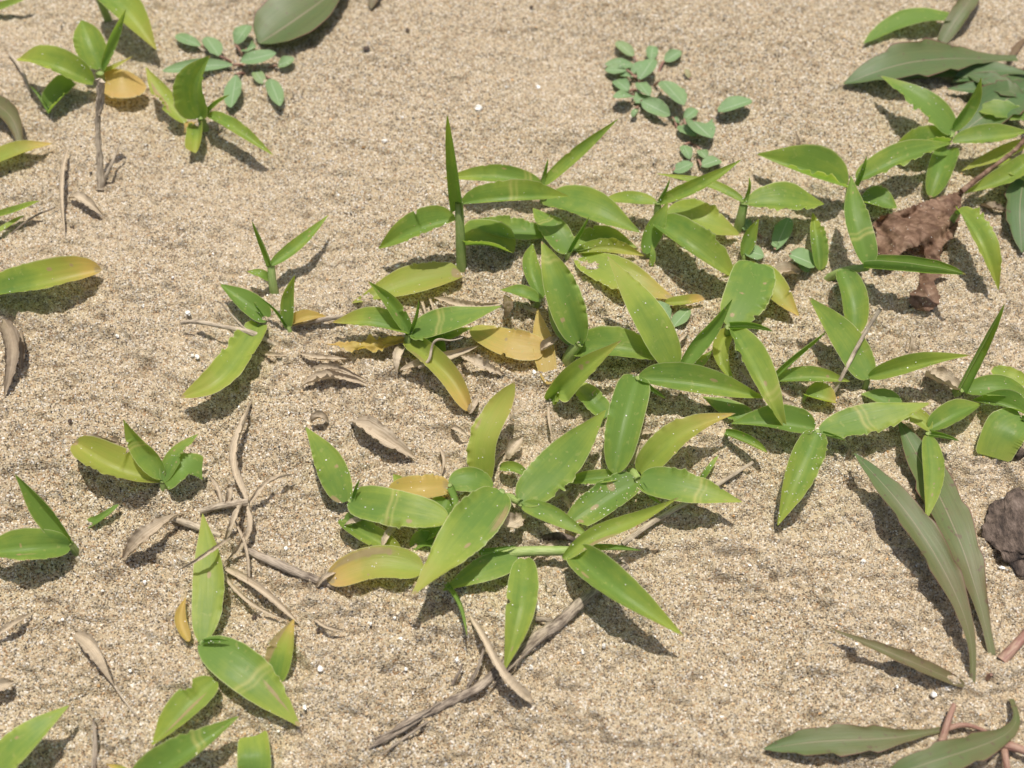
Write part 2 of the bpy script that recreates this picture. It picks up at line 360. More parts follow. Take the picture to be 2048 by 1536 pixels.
def blade(name, parent, loc, pts, W, mat=None, age=(0.05, 0.2), band=None, phi=0.45, roll=None, twist=0.0, shape='lance', teeth=0.022, nteeth=26,
          wave=0.035, crumple=0.0, sandy=0, spots=(), tooth='fine', bite=None, world=None, droop=0.0):
    """One leaf blade through photo points (x, y, mm above sand) with apparent width W px."""
    rr = random.Random(int(pts[0][0] * 31 + pts[0][1] * 17 + pts[-1][0] * 7 + pts[-1][1] * 3 + W) & 0xffff)
    grassy = mat is None
    if grassy and not sandy: sandy = rr.choice((0, 3, 6, 10))
    if grassy and shape in ('lance', 'blunt', 'strap'):
        W = W * rr.uniform(.80, .90)
        if phi == .45: phi = rr.uniform(.25, .75)
        if twist == 0: twist = rr.uniform(-26, 26)
        spots = list(spots)
        for _ in range(rr.choice((0, 0, 0, 1, 2, 3))): spots.append((rr.uniform(.2, .95), rr.uniform(-.8, .8), rr.uniform(.012, .035), rr.uniform(.05, .14), rr.uniform(.6, .95)))
        if rr.random() < .35: spots.append((1.0, 0, rr.uniform(.02, .05), 1, .9))
        if bite is None and rr.random() < .2:
            q = rr.uniform(.3, .8); bite = [(q, q + rr.uniform(.02, .06), rr.choice((-1, 1)), rr.uniform(.12, .3))]
    P = [px(*p) for p in pts] if world is None else world
    Lpx = sum(math.dist(pts[i][:2], pts[i + 1][:2]) for i in range(len(pts) - 1))
    big = Lpx > 95
    nu = 84 if big else 34; nv = (29 if W > 85 and crumple else 13) if big else 9
    if len(P) == 3 and big and world is None:
        ax = np.cross(P[2] - P[0], [0, 0, 1.0]); P[1] = P[1] + ax * rr.uniform(-.035, .035)
    C = spline(P, nu); T, S, N = frames(C)
    roll = (rr.uniform(-14, 14) if roll is None else roll)
    u = np.linspace(0, 1, nu)
    ang = np.radians(roll + twist * (u - .4))[:, None]
    S, N = S * np.cos(ang) + N * np.sin(ang), N * np.cos(ang) - S * np.sin(ang)
    # apparent -> real half width
    f = []
    for k in (int(nu * .3), int(nu * .5), int(nu * .65)):
        e = 1e-3; a, b_, c_ = project(C[k]), project(C[k] + S[k] * e), project(C[k] + T[k] * e)
        tv = c_ - a; tl = np.hypot(*tv); sv = b_ - a
        f.append(abs(tv[0] * sv[1] - tv[1] * sv[0]) / max(tl, 1e-6) / e if tl > 350 * e else np.hypot(*sv) / e)
    nominal = FPX / ((C[nu // 2] - CAM) @ FWD)
    fac = max(float(np.mean(f)), 0.5 * nominal)
    R = (W / 2) / fac / math.sin(min(phi, 1.45))
    wexp = rr.uniform(.88, 1.16) if shape in ('lance', 'blunt', 'strap') else 1.0
    prof = np.interp(u ** wexp, *SHAPES[shape])
    # soften the linear profile
    ker = np.array([1, 2, 3, 2, 1.]) / 9; pp = np.pad(prof, 2, mode='edge'); sm = np.convolve(pp, ker, 'valid')
    prof = np.where((u > .03) & (u < .96), sm, prof)
    v = np.linspace(-1, 1, nv); v = np.sign(v) * np.abs(v) ** 0.8
    U, V = np.meshgrid(u, v, indexing='ij'); hw = prof[:, None] * R
    ph0, ph1 = rr.uniform(0, 6.28), rr.uniform(0, 6.28)
    edge = np.clip((np.abs(V) - .55) / .45, 0, 1) ** 2
    sidephase = np.where(V > 0, ph0, ph1)
    sa = [rr.uniform(.05, .45), rr.uniform(.8, 1.6)]; rr.shuffle(sa)
    sideamp = np.where(V > 0, sa[0], sa[1])
    env = np.clip(U * 5, 0, 1) * np.clip((0.95 - U) * 3.2, 0, 1)
    if tooth == 'fine':
        so = np.sign(V) * 7.3 + ph0; tc = 1.0 / (nteeth * 1.7)
        patch = np.clip(.45 + 1.1 * vnoise(U, so, .22, 31), 0, 1.3)
        tt = teeth * 1.9 * sideamp * vnoise(U, so, tc, 32) * env * patch
        lat = 1 + tt * edge
        lift_e = wave * 2.2 * sideamp * vnoise(U, so + 3, tc * 1.6, 33) * edge * env * patch + wave * .9 * np.sin(U * 7 + sidephase) * edge
    else:                                   # a few coarse teeth
        q = (U * nteeth + sidephase) % 1.0
        tt = teeth * (np.where(q < .8, q / .8, (1 - q) / .2) - .35) * np.clip((U - .15) * 6, 0, 1) * np.clip((1 - U) * 4, 0, 1)
        lat = 1 + tt * edge
        lift_e = wave * np.sin(U * 9 + sidephase) * edge
    if bite:
        for (b0, b1, side, depth) in bite:
            m_ = ((np.sign(V) == side)) * np.clip(1 - np.abs((U - (b0 + b1) / 2) / ((b1 - b0) / 2)) ** 4, 0, 1)
            lat = lat * (1 - m_ * depth * (1 + .25 * np.sin(U * 90 + ph0)))
    th = V * phi
    off_s = hw * np.sin(th) / 1.0 * lat
    vf = .42 if mat is M_DRY else (rr.choice((0, .12, .22, .32)) if grassy else 0.0)
    off_s = off_s * (1 - vf * .35)
    off_n = hw * vf * np.abs(V) + hw * (1 - np.cos(th)) + hw * lift_e - droop * hw * np.abs(V) ** 2
    PV = C[:, None] + S[:, None] * off_s[..., None] + N[:, None] * off_n[..., None]
    # overall uneven surface
    sc = R * prof[:, None]
    Lr = float(np.linalg.norm(np.diff(C, axis=0), axis=1).sum())
    la = U * Lr + rr.uniform(0, 5); lb = V * R + rr.uniform(0, 5); sd = rr.randrange(1000)
    nz = .03 * vnoise(la * .6, lb, R * .9, sd) + .012 * vnoise(la * .6, lb, R * .4, sd + 1)
    if crumple:
        nz = nz + crumple * (1.9 * np.abs(vnoise(la * .6, lb, R * .95, sd + 2)) + 1.2 * np.abs(vnoise(la * .7, lb, R * .5, sd + 3)) + .35 * vnoise(la, lb, R * .2, sd + 4) - .7)
        PV = PV + S[:, None] * (sc * crumple * (.9 * vnoise(la, lb * 0 + np.sign(V) * 3, R * .45, sd + 5) + .8 * vnoise(la, lb * 0 + np.sign(V) * 3, R * .16, sd + 6)) * edge)[..., None]
    PV = PV + N[:, None] * (sc * nz)[..., None]
    a0, a1 = age
    A = a0 - .04 + (a1 - a0) * np.clip((U - .25) / .75, 0, 1) ** 1.6 + .11 * np.abs(V) ** 2.5 + .08 * np.clip(U - .6, 0, 1)
    SC = np.zeros_like(U)
    for (su, sv_, du, dv, amt) in spots:
        SC = SC + min(1, amt * 1.1) * np.exp(-(((U - su) / du) ** 2 + ((V - sv_) / dv) ** 2) ** 1.5)
    Bn = np.zeros_like(U)
    if band is not None:
        w0 = U + .02 * V * rr.choice((-1, 1)) + .008 * np.sin(V * 5 + ph0)
        Bn = np.exp(-((w0 - band) / .017) ** 2) + .75 * np.exp(-((w0 - band - .05) / .012) ** 2)
    o = mesh_from(name, PV.reshape(-1, 3), grid_faces(nu, nv), mat or M_GRASS, parent, loc,
                  uv=np.stack([U, V * .5 + .5], -1).reshape(-1, 2),
                  attrs={'age': ('FLOAT', A), 'band': ('FLOAT', Bn), 'scar': ('FLOAT', np.clip(SC, 0, 1))})
    if sandy:
        for _ in range(sandy):
            i = min(nu - 2, max(1, int(rr.gauss(.35, .28) * nu))) if rr.random() < .8 else rr.randrange(2, nu - 2)
            j = rr.randrange(1, nv - 1); w = rr.random(); w2 = rr.random()
            q = PV[i, j] * (1 - w) + PV[i + 1, j] * w; q = q * (1 - w2 * .9) + PV[i, j + 1] * w2 * .9
            LEAF_SURF.append(q + N[i] * .00012)
    return o

def tube(name, parent, loc, pts, rad, mat, rough=0.0, sides=10, n=None, world=None):
    """A stem or twig: rad = apparent radius in px at evenly spread stations."""
    P = [px(*p) for p in pts] if world is None else world
    L = sum(np.linalg.norm(np.subtract(P[i], P[i + 1])) for i in range(len(P) - 1))
    n = n or int(min(110, max(12, L / .0009)))
    C = spline(P, n); T, S, N = frames(C)
    rad = rad if isinstance(rad, (list, tuple)) else [rad, rad]
    if rough > .09: rad = [q * .8 for q in rad]
    u = np.linspace(0, 1, n)
    r = np.interp(u, np.linspace(0, 1, len(rad)), rad) / (FPX / ((C - CAM) @ FWD))
    a = np.linspace(0, 2 * np.pi, sides, endpoint=False)
    rr = np.random.default_rng(int(abs(C[0, 0]) * 1e6) % 9999)
    k = 1 + rough * (.6 * np.sin(a * 3 + rr.uniform(0, 6))[None] + .5 * rr.normal(size=(1, sides)) + .3 * rr.normal(size=(n, sides)) + .6 * np.sin(u * 40 + rr.uniform(0, 6))[:, None] * np.sin(a * 2)[None])
    off = S[:, None] * (np.cos(a)[None] * r[:, None] * k)[..., None] + N[:, None] * (np.sin(a)[None] * r[:, None] * k)[..., None]
    PV = (C[:, None] + off).reshape(-1, 3)
    uv = np.stack(np.meshgrid(u * L / .03, np.arange(sides) / sides, indexing='ij'), -1).reshape(-1, 2)
    F = grid_faces(n, sides, True)[:, ::-1]
    PV = np.concatenate([PV, C[:1], C[-1:]]); uv = np.concatenate([uv, [[0, .5]], [[1, .5]]])
    i0 = n * sides; base = (n - 1) * sides
    j = np.arange(0, sides, 2)
    caps = np.concatenate([np.stack([np.full_like(j, i0), (j + 2) % sides, (j + 1) % sides, j], -1),
                           np.stack([np.full_like(j, i0 + 1), base + j, base + (j + 1) % sides, base + (j + 2) % sides], -1)])
    F = np.concatenate([F, caps])
    return mesh_from(name, PV, F, mat, parent, loc, uv=uv)

def empty(name, loc):
    o = bpy.data.objects.new(name, None); col.objects.link(o); o.location = loc
    o.empty_display_size = .005
    return o

def L(pts, W, **kw): return ('leaf', pts, W, kw)
def SP(pts, W, **kw):                          # a leaf still rolled into a tube
    W = W * .82; d = dict(phi=2.2, shape='spike', teeth=.0, wave=.0, age=(0.0, 0.08), roll=0); d.update(kw)
    return ('leaf', pts, W, d)
def HF(pts, W, **kw):                          # half open, gutter shaped
    d = dict(phi=.85, teeth=.02, wave=.03); d.update(kw); d['phi'] = min(d['phi'], .9) if d.get('shape') is None else d['phi']; d['roll'] = d.get('roll', 0) * .45
    return ('leaf', pts, W, d)

def grass(label, node, parts, r=7, base=None, stem=True, group='broad-leaved grass shoots in the sand'):
    n3 = px(*node)
    if base is None:
        rr = random.Random(int(node[0] * 7 + node[1]))
        b3 = np.array([n3[0] + rr.uniform(-.0015, .0015), n3[1] + rr.uniform(-.002, .001), 0.0])
    else: b3 = px(*base, 0)
    b3[2] = float(ground0(b3[0], b3[1]))
    e = empty('grass_shoot', b3); tag(e, label, 'grass shoot', group)
    if stem:
        mid = (b3 + n3) / 2 + np.array([0, 0, .0008])
        tube('stem', e, b3, None, [r * 1.1, r, r * .85], M_STEM, rough=.04, world=[b3 - np.array([0, 0, .004]), mid, n3], n=14)
    for kind, pts, W, kw in parts:
        o = blade('leaf', e, b3, pts, W, **kw)
        a = kw.get('age', (0, 0))
        if max(a) > .85: o['label'] = 'withered yellow-orange leaf' if min(a) > .45 else 'green leaf withering to yellow at the tip'
    return e

# ------------------------------------------------------------------ grass shoots
YG = (0.25, 0.45); OR = (0.85, 1.0)
grass('tallest upright grass shoot with a rolled blade standing straight up', (918, 405, 30), [
    HF([(917, 420, 26), (906, 325, 46), (895, 232, 67)], 27, phi=1.75, shape='spike', roll=20, age=(0, .1)),
    L([(925, 408, 28), (1020, 398, 31), (1137, 393, 27)], 57, band=.44, roll=-6),
    L([(911, 440, 23), (850, 455, 22), (757, 497, 13)], 66, roll=8, age=(.08, .15)),
    L([(926, 490, 9), (980, 488, 8), (1028, 505, 3)], 60, shape='blunt', age=(.1, .2), sandy=6),
    L([(922, 550, 2), (845, 562, 6), (704, 606, 3)], 76, age=(.42, .3), roll=0, sandy=10, spots=[(.03, 0, .06, .7, .9)])], r=10, base=(923, 546))
grass('five-leaved grass shoot with pale streaks on one leaf, among dry husks', (818, 668, 9), [
    L([(820, 668, 9), (785, 615, 19), (735, 562, 27)], 40, roll=0),
    L([(815, 668, 9), (750, 655, 14), (665, 645, 10)], 52, age=(.05, .75), spots=[(.55, .35, .18, .07, .75), (.35, -.5, .12, .06, .6)]),
    L([(820, 665, 10), (910, 642, 19), (1003, 612, 23)], 56, band=.33, roll=6),
    SP([(822, 662, 10), (832, 635, 18), (838, 600, 28)], 12),
    L([(812, 682, 5), (868, 722, 10), (910, 768, 8), (940, 823, 4)], 58, age=(.30, 1.0), shape='blunt', phi=.6, spots=[(.3, .8, .2, .3, .5)]),
    L([(810, 678, 4), (740, 692, 6), (650, 688, 4)], 28, age=(.9, 1.25), crumple=.25),
    L([(830, 673, 5), (890, 673, 6), (945, 655, 5)], 38, age=(.05, .1), sandy=14),
    L([(822, 676, 4), (862, 692, 4), (893, 722, 3)], 42, age=(.05, .1))], r=9, base=(816, 700))
grass('grass shoot with one broad upright leaf beside two orange withered leaves', (1158, 686, 12), [
    L([(1158, 688, 12), (1132, 592, 27), (1083, 482, 35)], 88, band=.80, roll=8),
    SP([(1160, 688, 12), (1171, 655, 18), (1173, 625, 22)], 10),
    L([(1148, 692, 6), (1125, 650, 5), (1095, 600, 4)], 50, age=(.05, .15)),
    L([(1150, 706, 5), (1230, 700, 9), (1335, 722, 5)], 78, roll=4, age=(.05, .1)),
    L([(1088, 698, 5), (1020, 688, 7), (943, 655, 5)], 62, age=(1.0, .45), shape='blunt', roll=5),
    L([(1100, 768, 0.5), (1085, 700, 4), (1075, 617, 4)], 52, age=(.98, .9), roll=0)], r=12, base=(1132, 722))
grass('low grass shoot with one small curled leaf and a shaded leaf behind', (1078, 600, 7), [
    HF([(1078, 600, 8), (1045, 588, 12), (1000, 580, 11)], 30, roll=-15, age=(.1, .15)),
    L([(1083, 598, 5), (1060, 545, 9), (1066, 487, 12)], 46, age=(.02, .1), sandy=10)], r=6)
grass('grass leaf twisting up from the sand with a ragged curled base', (1105, 795, 3), [
    L([(1098, 800, 3), (1140, 765, 12), (1190, 725, 21), (1243, 681, 29)], 64, twist=30, roll=-5, age=(.15, .55), bite=[(.02, .22, 1, .6)], spots=[(1, 0, .06, 1, .7)]),
    HF([(1100, 802, 2), (1118, 782, 7), (1138, 792, 3)], 34, wave=.15, age=(.1, .1))], r=6)
grass('grass shoot with a long sloping leaf and a folded upright leaf', (1352, 736, 8), [
    L([(1350, 737, 8), (1302, 640, 22), (1215, 513, 33)], 80, roll=6, age=(.12, .35)),
    HF([(1360, 738, 8), (1408, 672, 20), (1465, 598, 35)], 44, phi=1.3, roll=-25, age=(.02, .12)),
    L([(1352, 742, 4), (1400, 725, 4), (1425, 700, 3)], 30, age=(.1, .1))], r=8)
grass('grass shoot with a broad glossy leaf pointing sideways and another hanging down', (1277, 756, 10), [
    L([(1278, 758, 10), (1385, 772, 15), (1530, 796, 13)], 78, roll=-8, phi=.6),
    L([(1275, 757, 9), (1243, 840, 13), (1228, 948, 8)], 98, shape='blunt', roll=0, age=(.02, .12)),
    SP([(1285, 765, 11), (1310, 785, 14), (1331, 797, 13)], 11),
    L([(1212, 835, 2), (1178, 800, 3), (1148, 768, 2)], 52, age=(.05, .35), shape='blunt')], r=9)
grass('grass shoot with a long drooping leaf crossing over its neighbours', (1458, 654, 12), [
    SP([(1460, 656, 12), (1500, 655, 16), (1545, 663, 18)], 15),
    L([(1463, 656, 12), (1508, 740, 19), (1540, 800, 15), (1574, 862, 7)], 66, band=.68, roll=8, age=(.05, .35)),
    L([(1456, 662, 6), (1440, 715, 5), (1472, 770, 3)], 44, age=(.35, .1), roll=0)], r=9)
grass('grass shoot with a wide blunt leaf and a yellow-tipped leaf below it', (1511, 530, 9), [
    L([(1512, 527, 10), (1488, 590, 14), (1458, 655, 10)], 104, shape='blunt', age=(.03, .06), roll=0),
    L([(1512, 532, 8), (1550, 580, 9), (1598, 632, 5)], 64, age=(.28, .95), roll=0, sandy=5),
    L([(1515, 530, 5), (1490, 535, 4), (1440, 545, 4)], 26, age=(.3, .3))], r=8)
grass('grass shoot with a half-folded leaf rising and a broad one sloping down', (1316, 406, 16), [
    HF([(1320, 407, 16), (1400, 370, 26), (1483, 319, 35)], 38, phi=.95, roll=-20, age=(.15, .2)),
    HF([(1312, 405, 16), (1270, 400, 18), (1230, 398, 14), (1198, 404, 9)], 30, phi=.8, age=(.12, .2)),
    SP([(1318, 402, 16), (1330, 380, 22), (1340, 357, 29)], 10),
    L([(1330, 428, 8), (1405, 440, 10), (1480, 470, 6)], 70, age=(.2, .3), roll=0),
    L([(1322, 450, 13), (1390, 500, 16), (1468, 556, 8)], 74, age=(.03, .2), roll=0, shape='strap')], r=8, base=(1312, 455))
grass('single narrow upright grass leaf with a tiny one at its foot', (1294, 500, 5), [
    HF([(1290, 507, 5), (1310, 455, 14), (1336, 404, 23)], 44, roll=-20),
    L([(1303, 532, 1), (1306, 510, 6), (1303, 490, 9)], 15)], r=5)
grass('thick-stemmed grass shoot with one broad leaf and a thin spike', (1488, 407, 15), [
    L([(1492, 408, 15), (1570, 404, 18), (1648, 408, 12)], 64, roll=4, age=(.08, .15)),
    HF([(1488, 405, 15), (1425, 373, 18), (1365, 358, 16), (1312, 347, 12)], 22, age=(.12, .3)),
    SP([(1490, 404, 15), (1497, 380, 20), (1498, 354, 28)], 10)], r=10, base=(1476, 462))
grass('small upright grass leaf near the thick-stemmed shoot', (1487, 508, 3), [
    HF([(1485, 513, 3), (1500, 470, 10), (1518, 437, 18)], 36, roll=-15)], r=5)
grass('grass shoot with one long thin leaf slanting up behind the tall shoot', (1085, 371, 14), [
    L([(1083, 372, 14), (1000, 357, 17), (885, 357, 12)], 48, age=(.08, .3), band=.12),
    HF([(1086, 370, 15), (1150, 315, 28), (1237, 237, 43)], 30, phi=1.0, roll=-20, age=(.1, .12)),
    SP([(1085, 367, 15), (1090, 345, 20), (1096, 317, 28)], 10),
    L([(1092, 402, 10), (1190, 422, 16), (1280, 465, 11)], 82, roll=0, age=(.04, .08)),
    L([(1092, 472, 4), (1020, 468, 8), (933, 443, 12)], 56, age=(.03, .12), roll=0)], r=8)
grass('grass shoot half buried in sand with sand-dusted yellowing leaves', (1139, 503, 4), [
    L([(1139, 505, 4), (1105, 455, 10), (1066, 416, 9)], 58, band=.6, age=(.03, .06)),
    SP([(1140, 503, 4), (1160, 465, 14), (1178, 433, 25)], 13),
    L([(1142, 500, 3), (1205, 474, 6), (1274, 496, 3)], 46, age=(.15, .2), sandy=26),
    L([(1152, 506, 2), (1220, 500, 4), (1289, 512, 4)], 38, age=(.35, .6), sandy=16),
    L([(1155, 514, 1), (1240, 550, 6), (1349, 598, 4)], 82, age=(.22, .85), sandy=40, roll=0, spots=[(.97, 0, .07, 1, .6)])], r=6)
grass('short yellowed grass leaf with a dry curled tip beside two round seedling leaves', (1332, 607, 3), [
    L([(1330, 606, 3), (1370, 604, 5), (1408, 597, 4)], 26, age=(.4, 1.5), shape='blunt', sandy=3)], r=4)
grass('grass shoot with an oval leaf and a spike, near the crumpled brown leaf', (1700, 371, 15), [
    L([(1692, 375, 14), (1612, 343, 18), (1514, 309, 14)], 74, roll=0, age=(.08, .15), sandy=3),
    SP([(1711, 370, 16), (1722, 345, 22), (1733, 312, 31)], 12),
    L([(1714, 361, 16), (1800, 325, 21), (1904, 287, 19)], 50, roll=4, age=(.1, .2)),
    L([(1720, 400, 4), (1760, 405, 6), (1794, 416, 4)], 50, age=(.03, .1))], r=8, base=(1692, 425))
e = grass('fallen grass shoot lying sideways with a long rolled leaf beside the brown leaf', (1735, 535, 16), [
    L([(1738, 530, 17), (1712, 440, 27), (1702, 352, 31)], 66, band=.28, roll=0, age=(.02, .1)),
    SP([(1728, 535, 16), (1822, 540, 22), (1932, 549, 27)], 27, phi=1.9, roll=25, shape='strap'),
    L([(1682, 542, 12), (1700, 600, 14), (1708, 672, 6)], 68, roll=0, age=(.02, .1), shape='blunt', sandy=3)], r=9, base=(1648, 553))
grass('grass shoot with two leaves spread in a wide V, one pointing up', (1735, 756, 8), [
    L([(1735, 758, 8), (1692, 680, 18), (1617, 594, 27)], 76, roll=8, age=(.05, .12)),
    HF([(1738, 754, 9), (1830, 735, 19), (1941, 711, 27)], 48, phi=.45, roll=-14, age=(.08, .25)),
    ], r=6)
grass('small grass shoot with a thin rolled blade and a flat leaf', (1549, 757, 6), [
    SP([(1547, 756, 6), (1600, 706, 18), (1653, 663, 29)], 16),
    L([(1552, 762, 5), (1620, 752, 9), (1700, 763, 8)], 40, roll=0, sandy=6)], r=6)
grass('grass shoot with a thick rolled spike leaning out over wrinkled tan husk', (1922, 776, 6), [
    SP([(1920, 780, 5), (1960, 702, 24), (2008, 609, 47)], 24),
    L([(1930, 782, 5), (1990, 778, 9), (2064, 796, 5)], 50, roll=0, age=(.05, .12)),
    L([(1985, 738, 9), (2030, 757, 10), (2074, 768, 8)], 40, age=(.2, .2))], r=11)
grass('three-leaved grass shoot with sand grains stuck on its hanging leaf', (1636, 862, 11), [
    L([(1640, 862, 11), (1735, 832, 18), (1862, 806, 22)], 70, band=.40, roll=6, age=(.08, .3)),
    L([(1635, 865, 11), (1600, 950, 15), (1555, 1051, 9)], 88, roll=0, age=(.05, .25), sandy=60, spots=[(.8, .2, .15, .1, .4)]),
    L([(1629, 858, 8), (1550, 848, 9), (1462, 848, 5)], 72, roll=0, age=(.02, .05)),
    SP([(1645, 868, 11), (1670, 875, 13), (1691, 881, 14)], 9)], r=7)
grass('small rolled grass leaf lying low with a dark leaf behind it', (1455, 868, 5), [
    HF([(1450, 866, 5), (1490, 882, 8), (1535, 906, 10)], 20, phi=1.6, shape='strap'),
    L([(1505, 838, 4), (1455, 815, 4), (1404, 793, 3)], 46, age=(.02, .05))], r=5)
grass('grass shoot hanging a pale narrow leaf over the long toothed leaves', (1857, 866, 10), [
    L([(1860, 862, 9), (1830, 836, 10), (1772, 826, 6)], 42, age=(.3, .25), sandy=4),
    L([(1858, 858, 9), (1910, 832, 11), (1962, 808, 6)], 56, age=(.05, .1)),
    L([(1855, 872, 11), (1868, 945, 15), (1851, 1044, 10)], 54, roll=0, age=(.1, .3), shape='lance'),
    SP([(1862, 870, 10), (1890, 875, 13), (1918, 882, 15)], 12)], r=7)
grass('grass shoot with a wide torn leaf beside the dark bark', (2050, 838, 12), [
    L([(2046, 838, 12), (2012, 858, 11), (1984, 914, 4)], 86, shape='cut', age=(.05, .3), roll=0),
    L([(2050, 830, 10), (2000, 812, 9), (1945, 800, 4)], 44, age=(.03, .1)),
    SP([(2044, 837, 12), (2060, 837, 14), (2090, 838, 16)], 10)], r=7)
grass('grass leaf drooping behind the crumpled brown leaf', (1915, 425, 18), [
    L([(1915, 420, 18), (1960, 490, 20), (1997, 580, 10)], 60, roll=0, age=(.12, .3))], r=7)
grass('small grass leaf sticking up from sand beside the thick-stemmed shoot', (1628, 500, 3), [
    L([(1640, 540, 2), (1638, 490, 6), (1625, 425, 8)], 44, age=(.08, .3), sandy=6)], r=4)
grass('many-leaved grass shoot below the purple-edged toothed leaves', (1902, 266, 14), [
    L([(1905, 264, 14), (1850, 215, 20), (1762, 152, 17)], 58, roll=0, age=(.04, .15)),
    HF([(1905, 262, 14), (1936, 215, 24), (1962, 155, 37)], 30, roll=-20),
    L([(1905, 285, 14), (1980, 275, 17), (2056, 262, 14)], 50, roll=0, age=(.08, .15), sandy=3),
    L([(1895, 285, 10), (1840, 290, 9), (1775, 308, 4)], 46, age=(.12, .2)),
    L([(1897, 300, 9), (1882, 345, 9), (1860, 395, 3)], 64, shape='blunt', age=(.05, .1)),
    L([(2060, 282, 10), (1990, 308, 9), (1922, 342, 4)], 34, age=(.3, .35)),
    L([(2064, 312, 10), (2010, 358, 11), (1925, 388, 7)], 50, age=(.1, .1), roll=0)], r=10, base=(1888, 288))
# left and lower shoots
grass('grass shoot with two smooth bright leaves in a V, beside a small green sliver', (140, 1086, 8), [
    HF([(143, 1086, 8), (92, 1012, 24), (30, 948, 37)], 54, phi=1.0, roll=24, age=(.02, .06)),
    L([(138, 1092, 8), (60, 1096, 15), (-50, 1108, 14)], 72, roll=0, age=(.05, .1), spots=[(.45, -.45, .2, .05, .7)])], r=8)
grass('small sliver of green grass leaf poking from bare sand', (170, 1053, 1), [
    L([(165, 1056, 1), (200, 1037, 4), (239, 1008, 3)], 22, age=(.03, .03), shape='strap', bite=[(.3, .9, -1, .5)])], r=3)
grass('grass shoot with a wide yellowed leaf and two torn green ones', (325, 962, 9), [
    L([(320, 964, 6), (235, 945, 11), (150, 885, 11)], 84, shape='blunt', age=(.42, .48), roll=-8, spots=[(.08, -.2, .1, .3, .5)]),
    HF([(325, 957, 10), (290, 900, 22), (247, 838, 33)], 52, roll=12, band=.55, phi=.8),
    L([(328, 962, 10), (352, 915, 18), (396, 868, 23)], 40, age=(.05, .1), bite=[(.45, .8, 1, .5)]),
    L([(329, 966, 10), (365, 938, 14), (404, 938, 10)], 54, shape='cut', age=(.03, .05), bite=[(.5, 1, 1, .3)])], r=7, base=(331, 992))
grass('grass shoot whose two big leaves form a bent line, one split', (404, 1285, 8), [
    L([(404, 1284, 7), (410, 1180, 12), (405, 1027, 15)], 80, roll=0, age=(.1, .25), sandy=3),
    L([(402, 1285, 8), (492, 1352, 13), (600, 1453, 6)], 104, band=.50, roll=0, age=(.06, .3), spots=[(.72, -.25, .16, .08, 1.2), (1, 0, .05, 1, 1.1)]),
    SP([(408, 1285, 9), (435, 1282, 13), (458, 1282, 15)], 12),
    L([(378, 1283, 3), (362, 1245, 3), (372, 1195, 3)], 32, age=(1, .95)),
    L([(430, 1362, 6), (372, 1420, 8), (303, 1492, 3)], 80, age=(.15, .35), roll=0, spots=[(.5, -.25, .35, .10, 1.3)], sandy=8, bite=[(.2, .35, 1, .4)])], r=8)
grass('withering grass leaf rising from sand, brown along one edge', (556, 1352, 3), [
    L([(553, 1364, 1), (562, 1310, 7), (588, 1238, 9)], 66, age=(.12, 1.0), roll=0, shape='lance', spots=[(.6, -.85, .4, .4, .9)], sandy=5)], r=5)
grass('grass shoot with a pale cross band, in front of a torn scarred leaf', (290, 1556, 6), [
    L([(272, 1566, 6), (380, 1500, 15), (479, 1432, 17)], 80, band=.62, roll=6, age=(.03, .1)),
    L([(275, 1570, 4), (250, 1545, 5), (212, 1528, 4)], 24, age=(.3, 1.1))], r=8)
grass('single short blunt grass leaf beside the pale cross-banded one', (512, 1556, 2), [
    L([(512, 1566, 1), (510, 1515, 7), (507, 1472, 6)], 68, shape='cut', age=(.1, .25), roll=0)], r=5)
grass('single broad grass leaf slanting over sand near a short dark upright twig', (-30, 1562, 9), [
    L([(-36, 1566, 10), (60, 1478, 19), (138, 1411, 17)], 78, roll=0, age=(.1, .15), spots=[(.3, -.3, .15, .06, .8)])], r=7)
grass('lone grass leaf lying flat, green turning orange toward a dry tip', (-8, 590, 3), [
    L([(-16, 592, 3), (100, 560, 8), (203, 540, 4)], 72, age=(.15, 1.0), shape='blunt', roll=0, spots=[(.98, 0, .05, 1, .6)], sandy=8)], r=5)
grass('slender grass shoot alone on open sand with a thin leaf to each side', (542, 531, 15), [
    HF([(542, 531, 15), (590, 495, 16), (658, 429, 14)], 30, roll=-25, phi=.8),
    SP([(540, 531, 15), (525, 490, 23), (504, 442, 35)], 15),
    HF([(541, 558, 9), (520, 548, 13), (494, 543, 12)], 20)], r=9, base=(549, 594))
grass('tiny two-bladed grass shoot in front of the slender shoot', (576, 652, 3), [
    HF([(577, 655, 2), (577, 605, 10), (590, 549, 25)], 32, roll=0, phi=.7),
    SP([(575, 655, 2), (550, 620, 11), (522, 597, 19)], 9),
    L([(585, 648, 2), (615, 636, 4), (652, 633, 2)], 30, age=(1, 1))], r=5)
grass('short pointed grass leaf lying flat behind a dry folded stalk', (532, 638, 3), [
    L([(536, 640, 3), (492, 605, 9), (439, 568, 13)], 54, roll=0, age=(.02, .05), sandy=4),
    SP([(529, 638, 4), (518, 620, 8), (507, 604, 13)], 7)], r=5)
grass('sickle-shaped grass leaf pointing down with a yellow tip on open sand', (518, 652, 4), [
    L([(520, 650, 4), (482, 712, 11), (430, 770, 13), (361, 795, 11)], 66, age=(.2, .5), roll=0, shape='strap')], r=6)
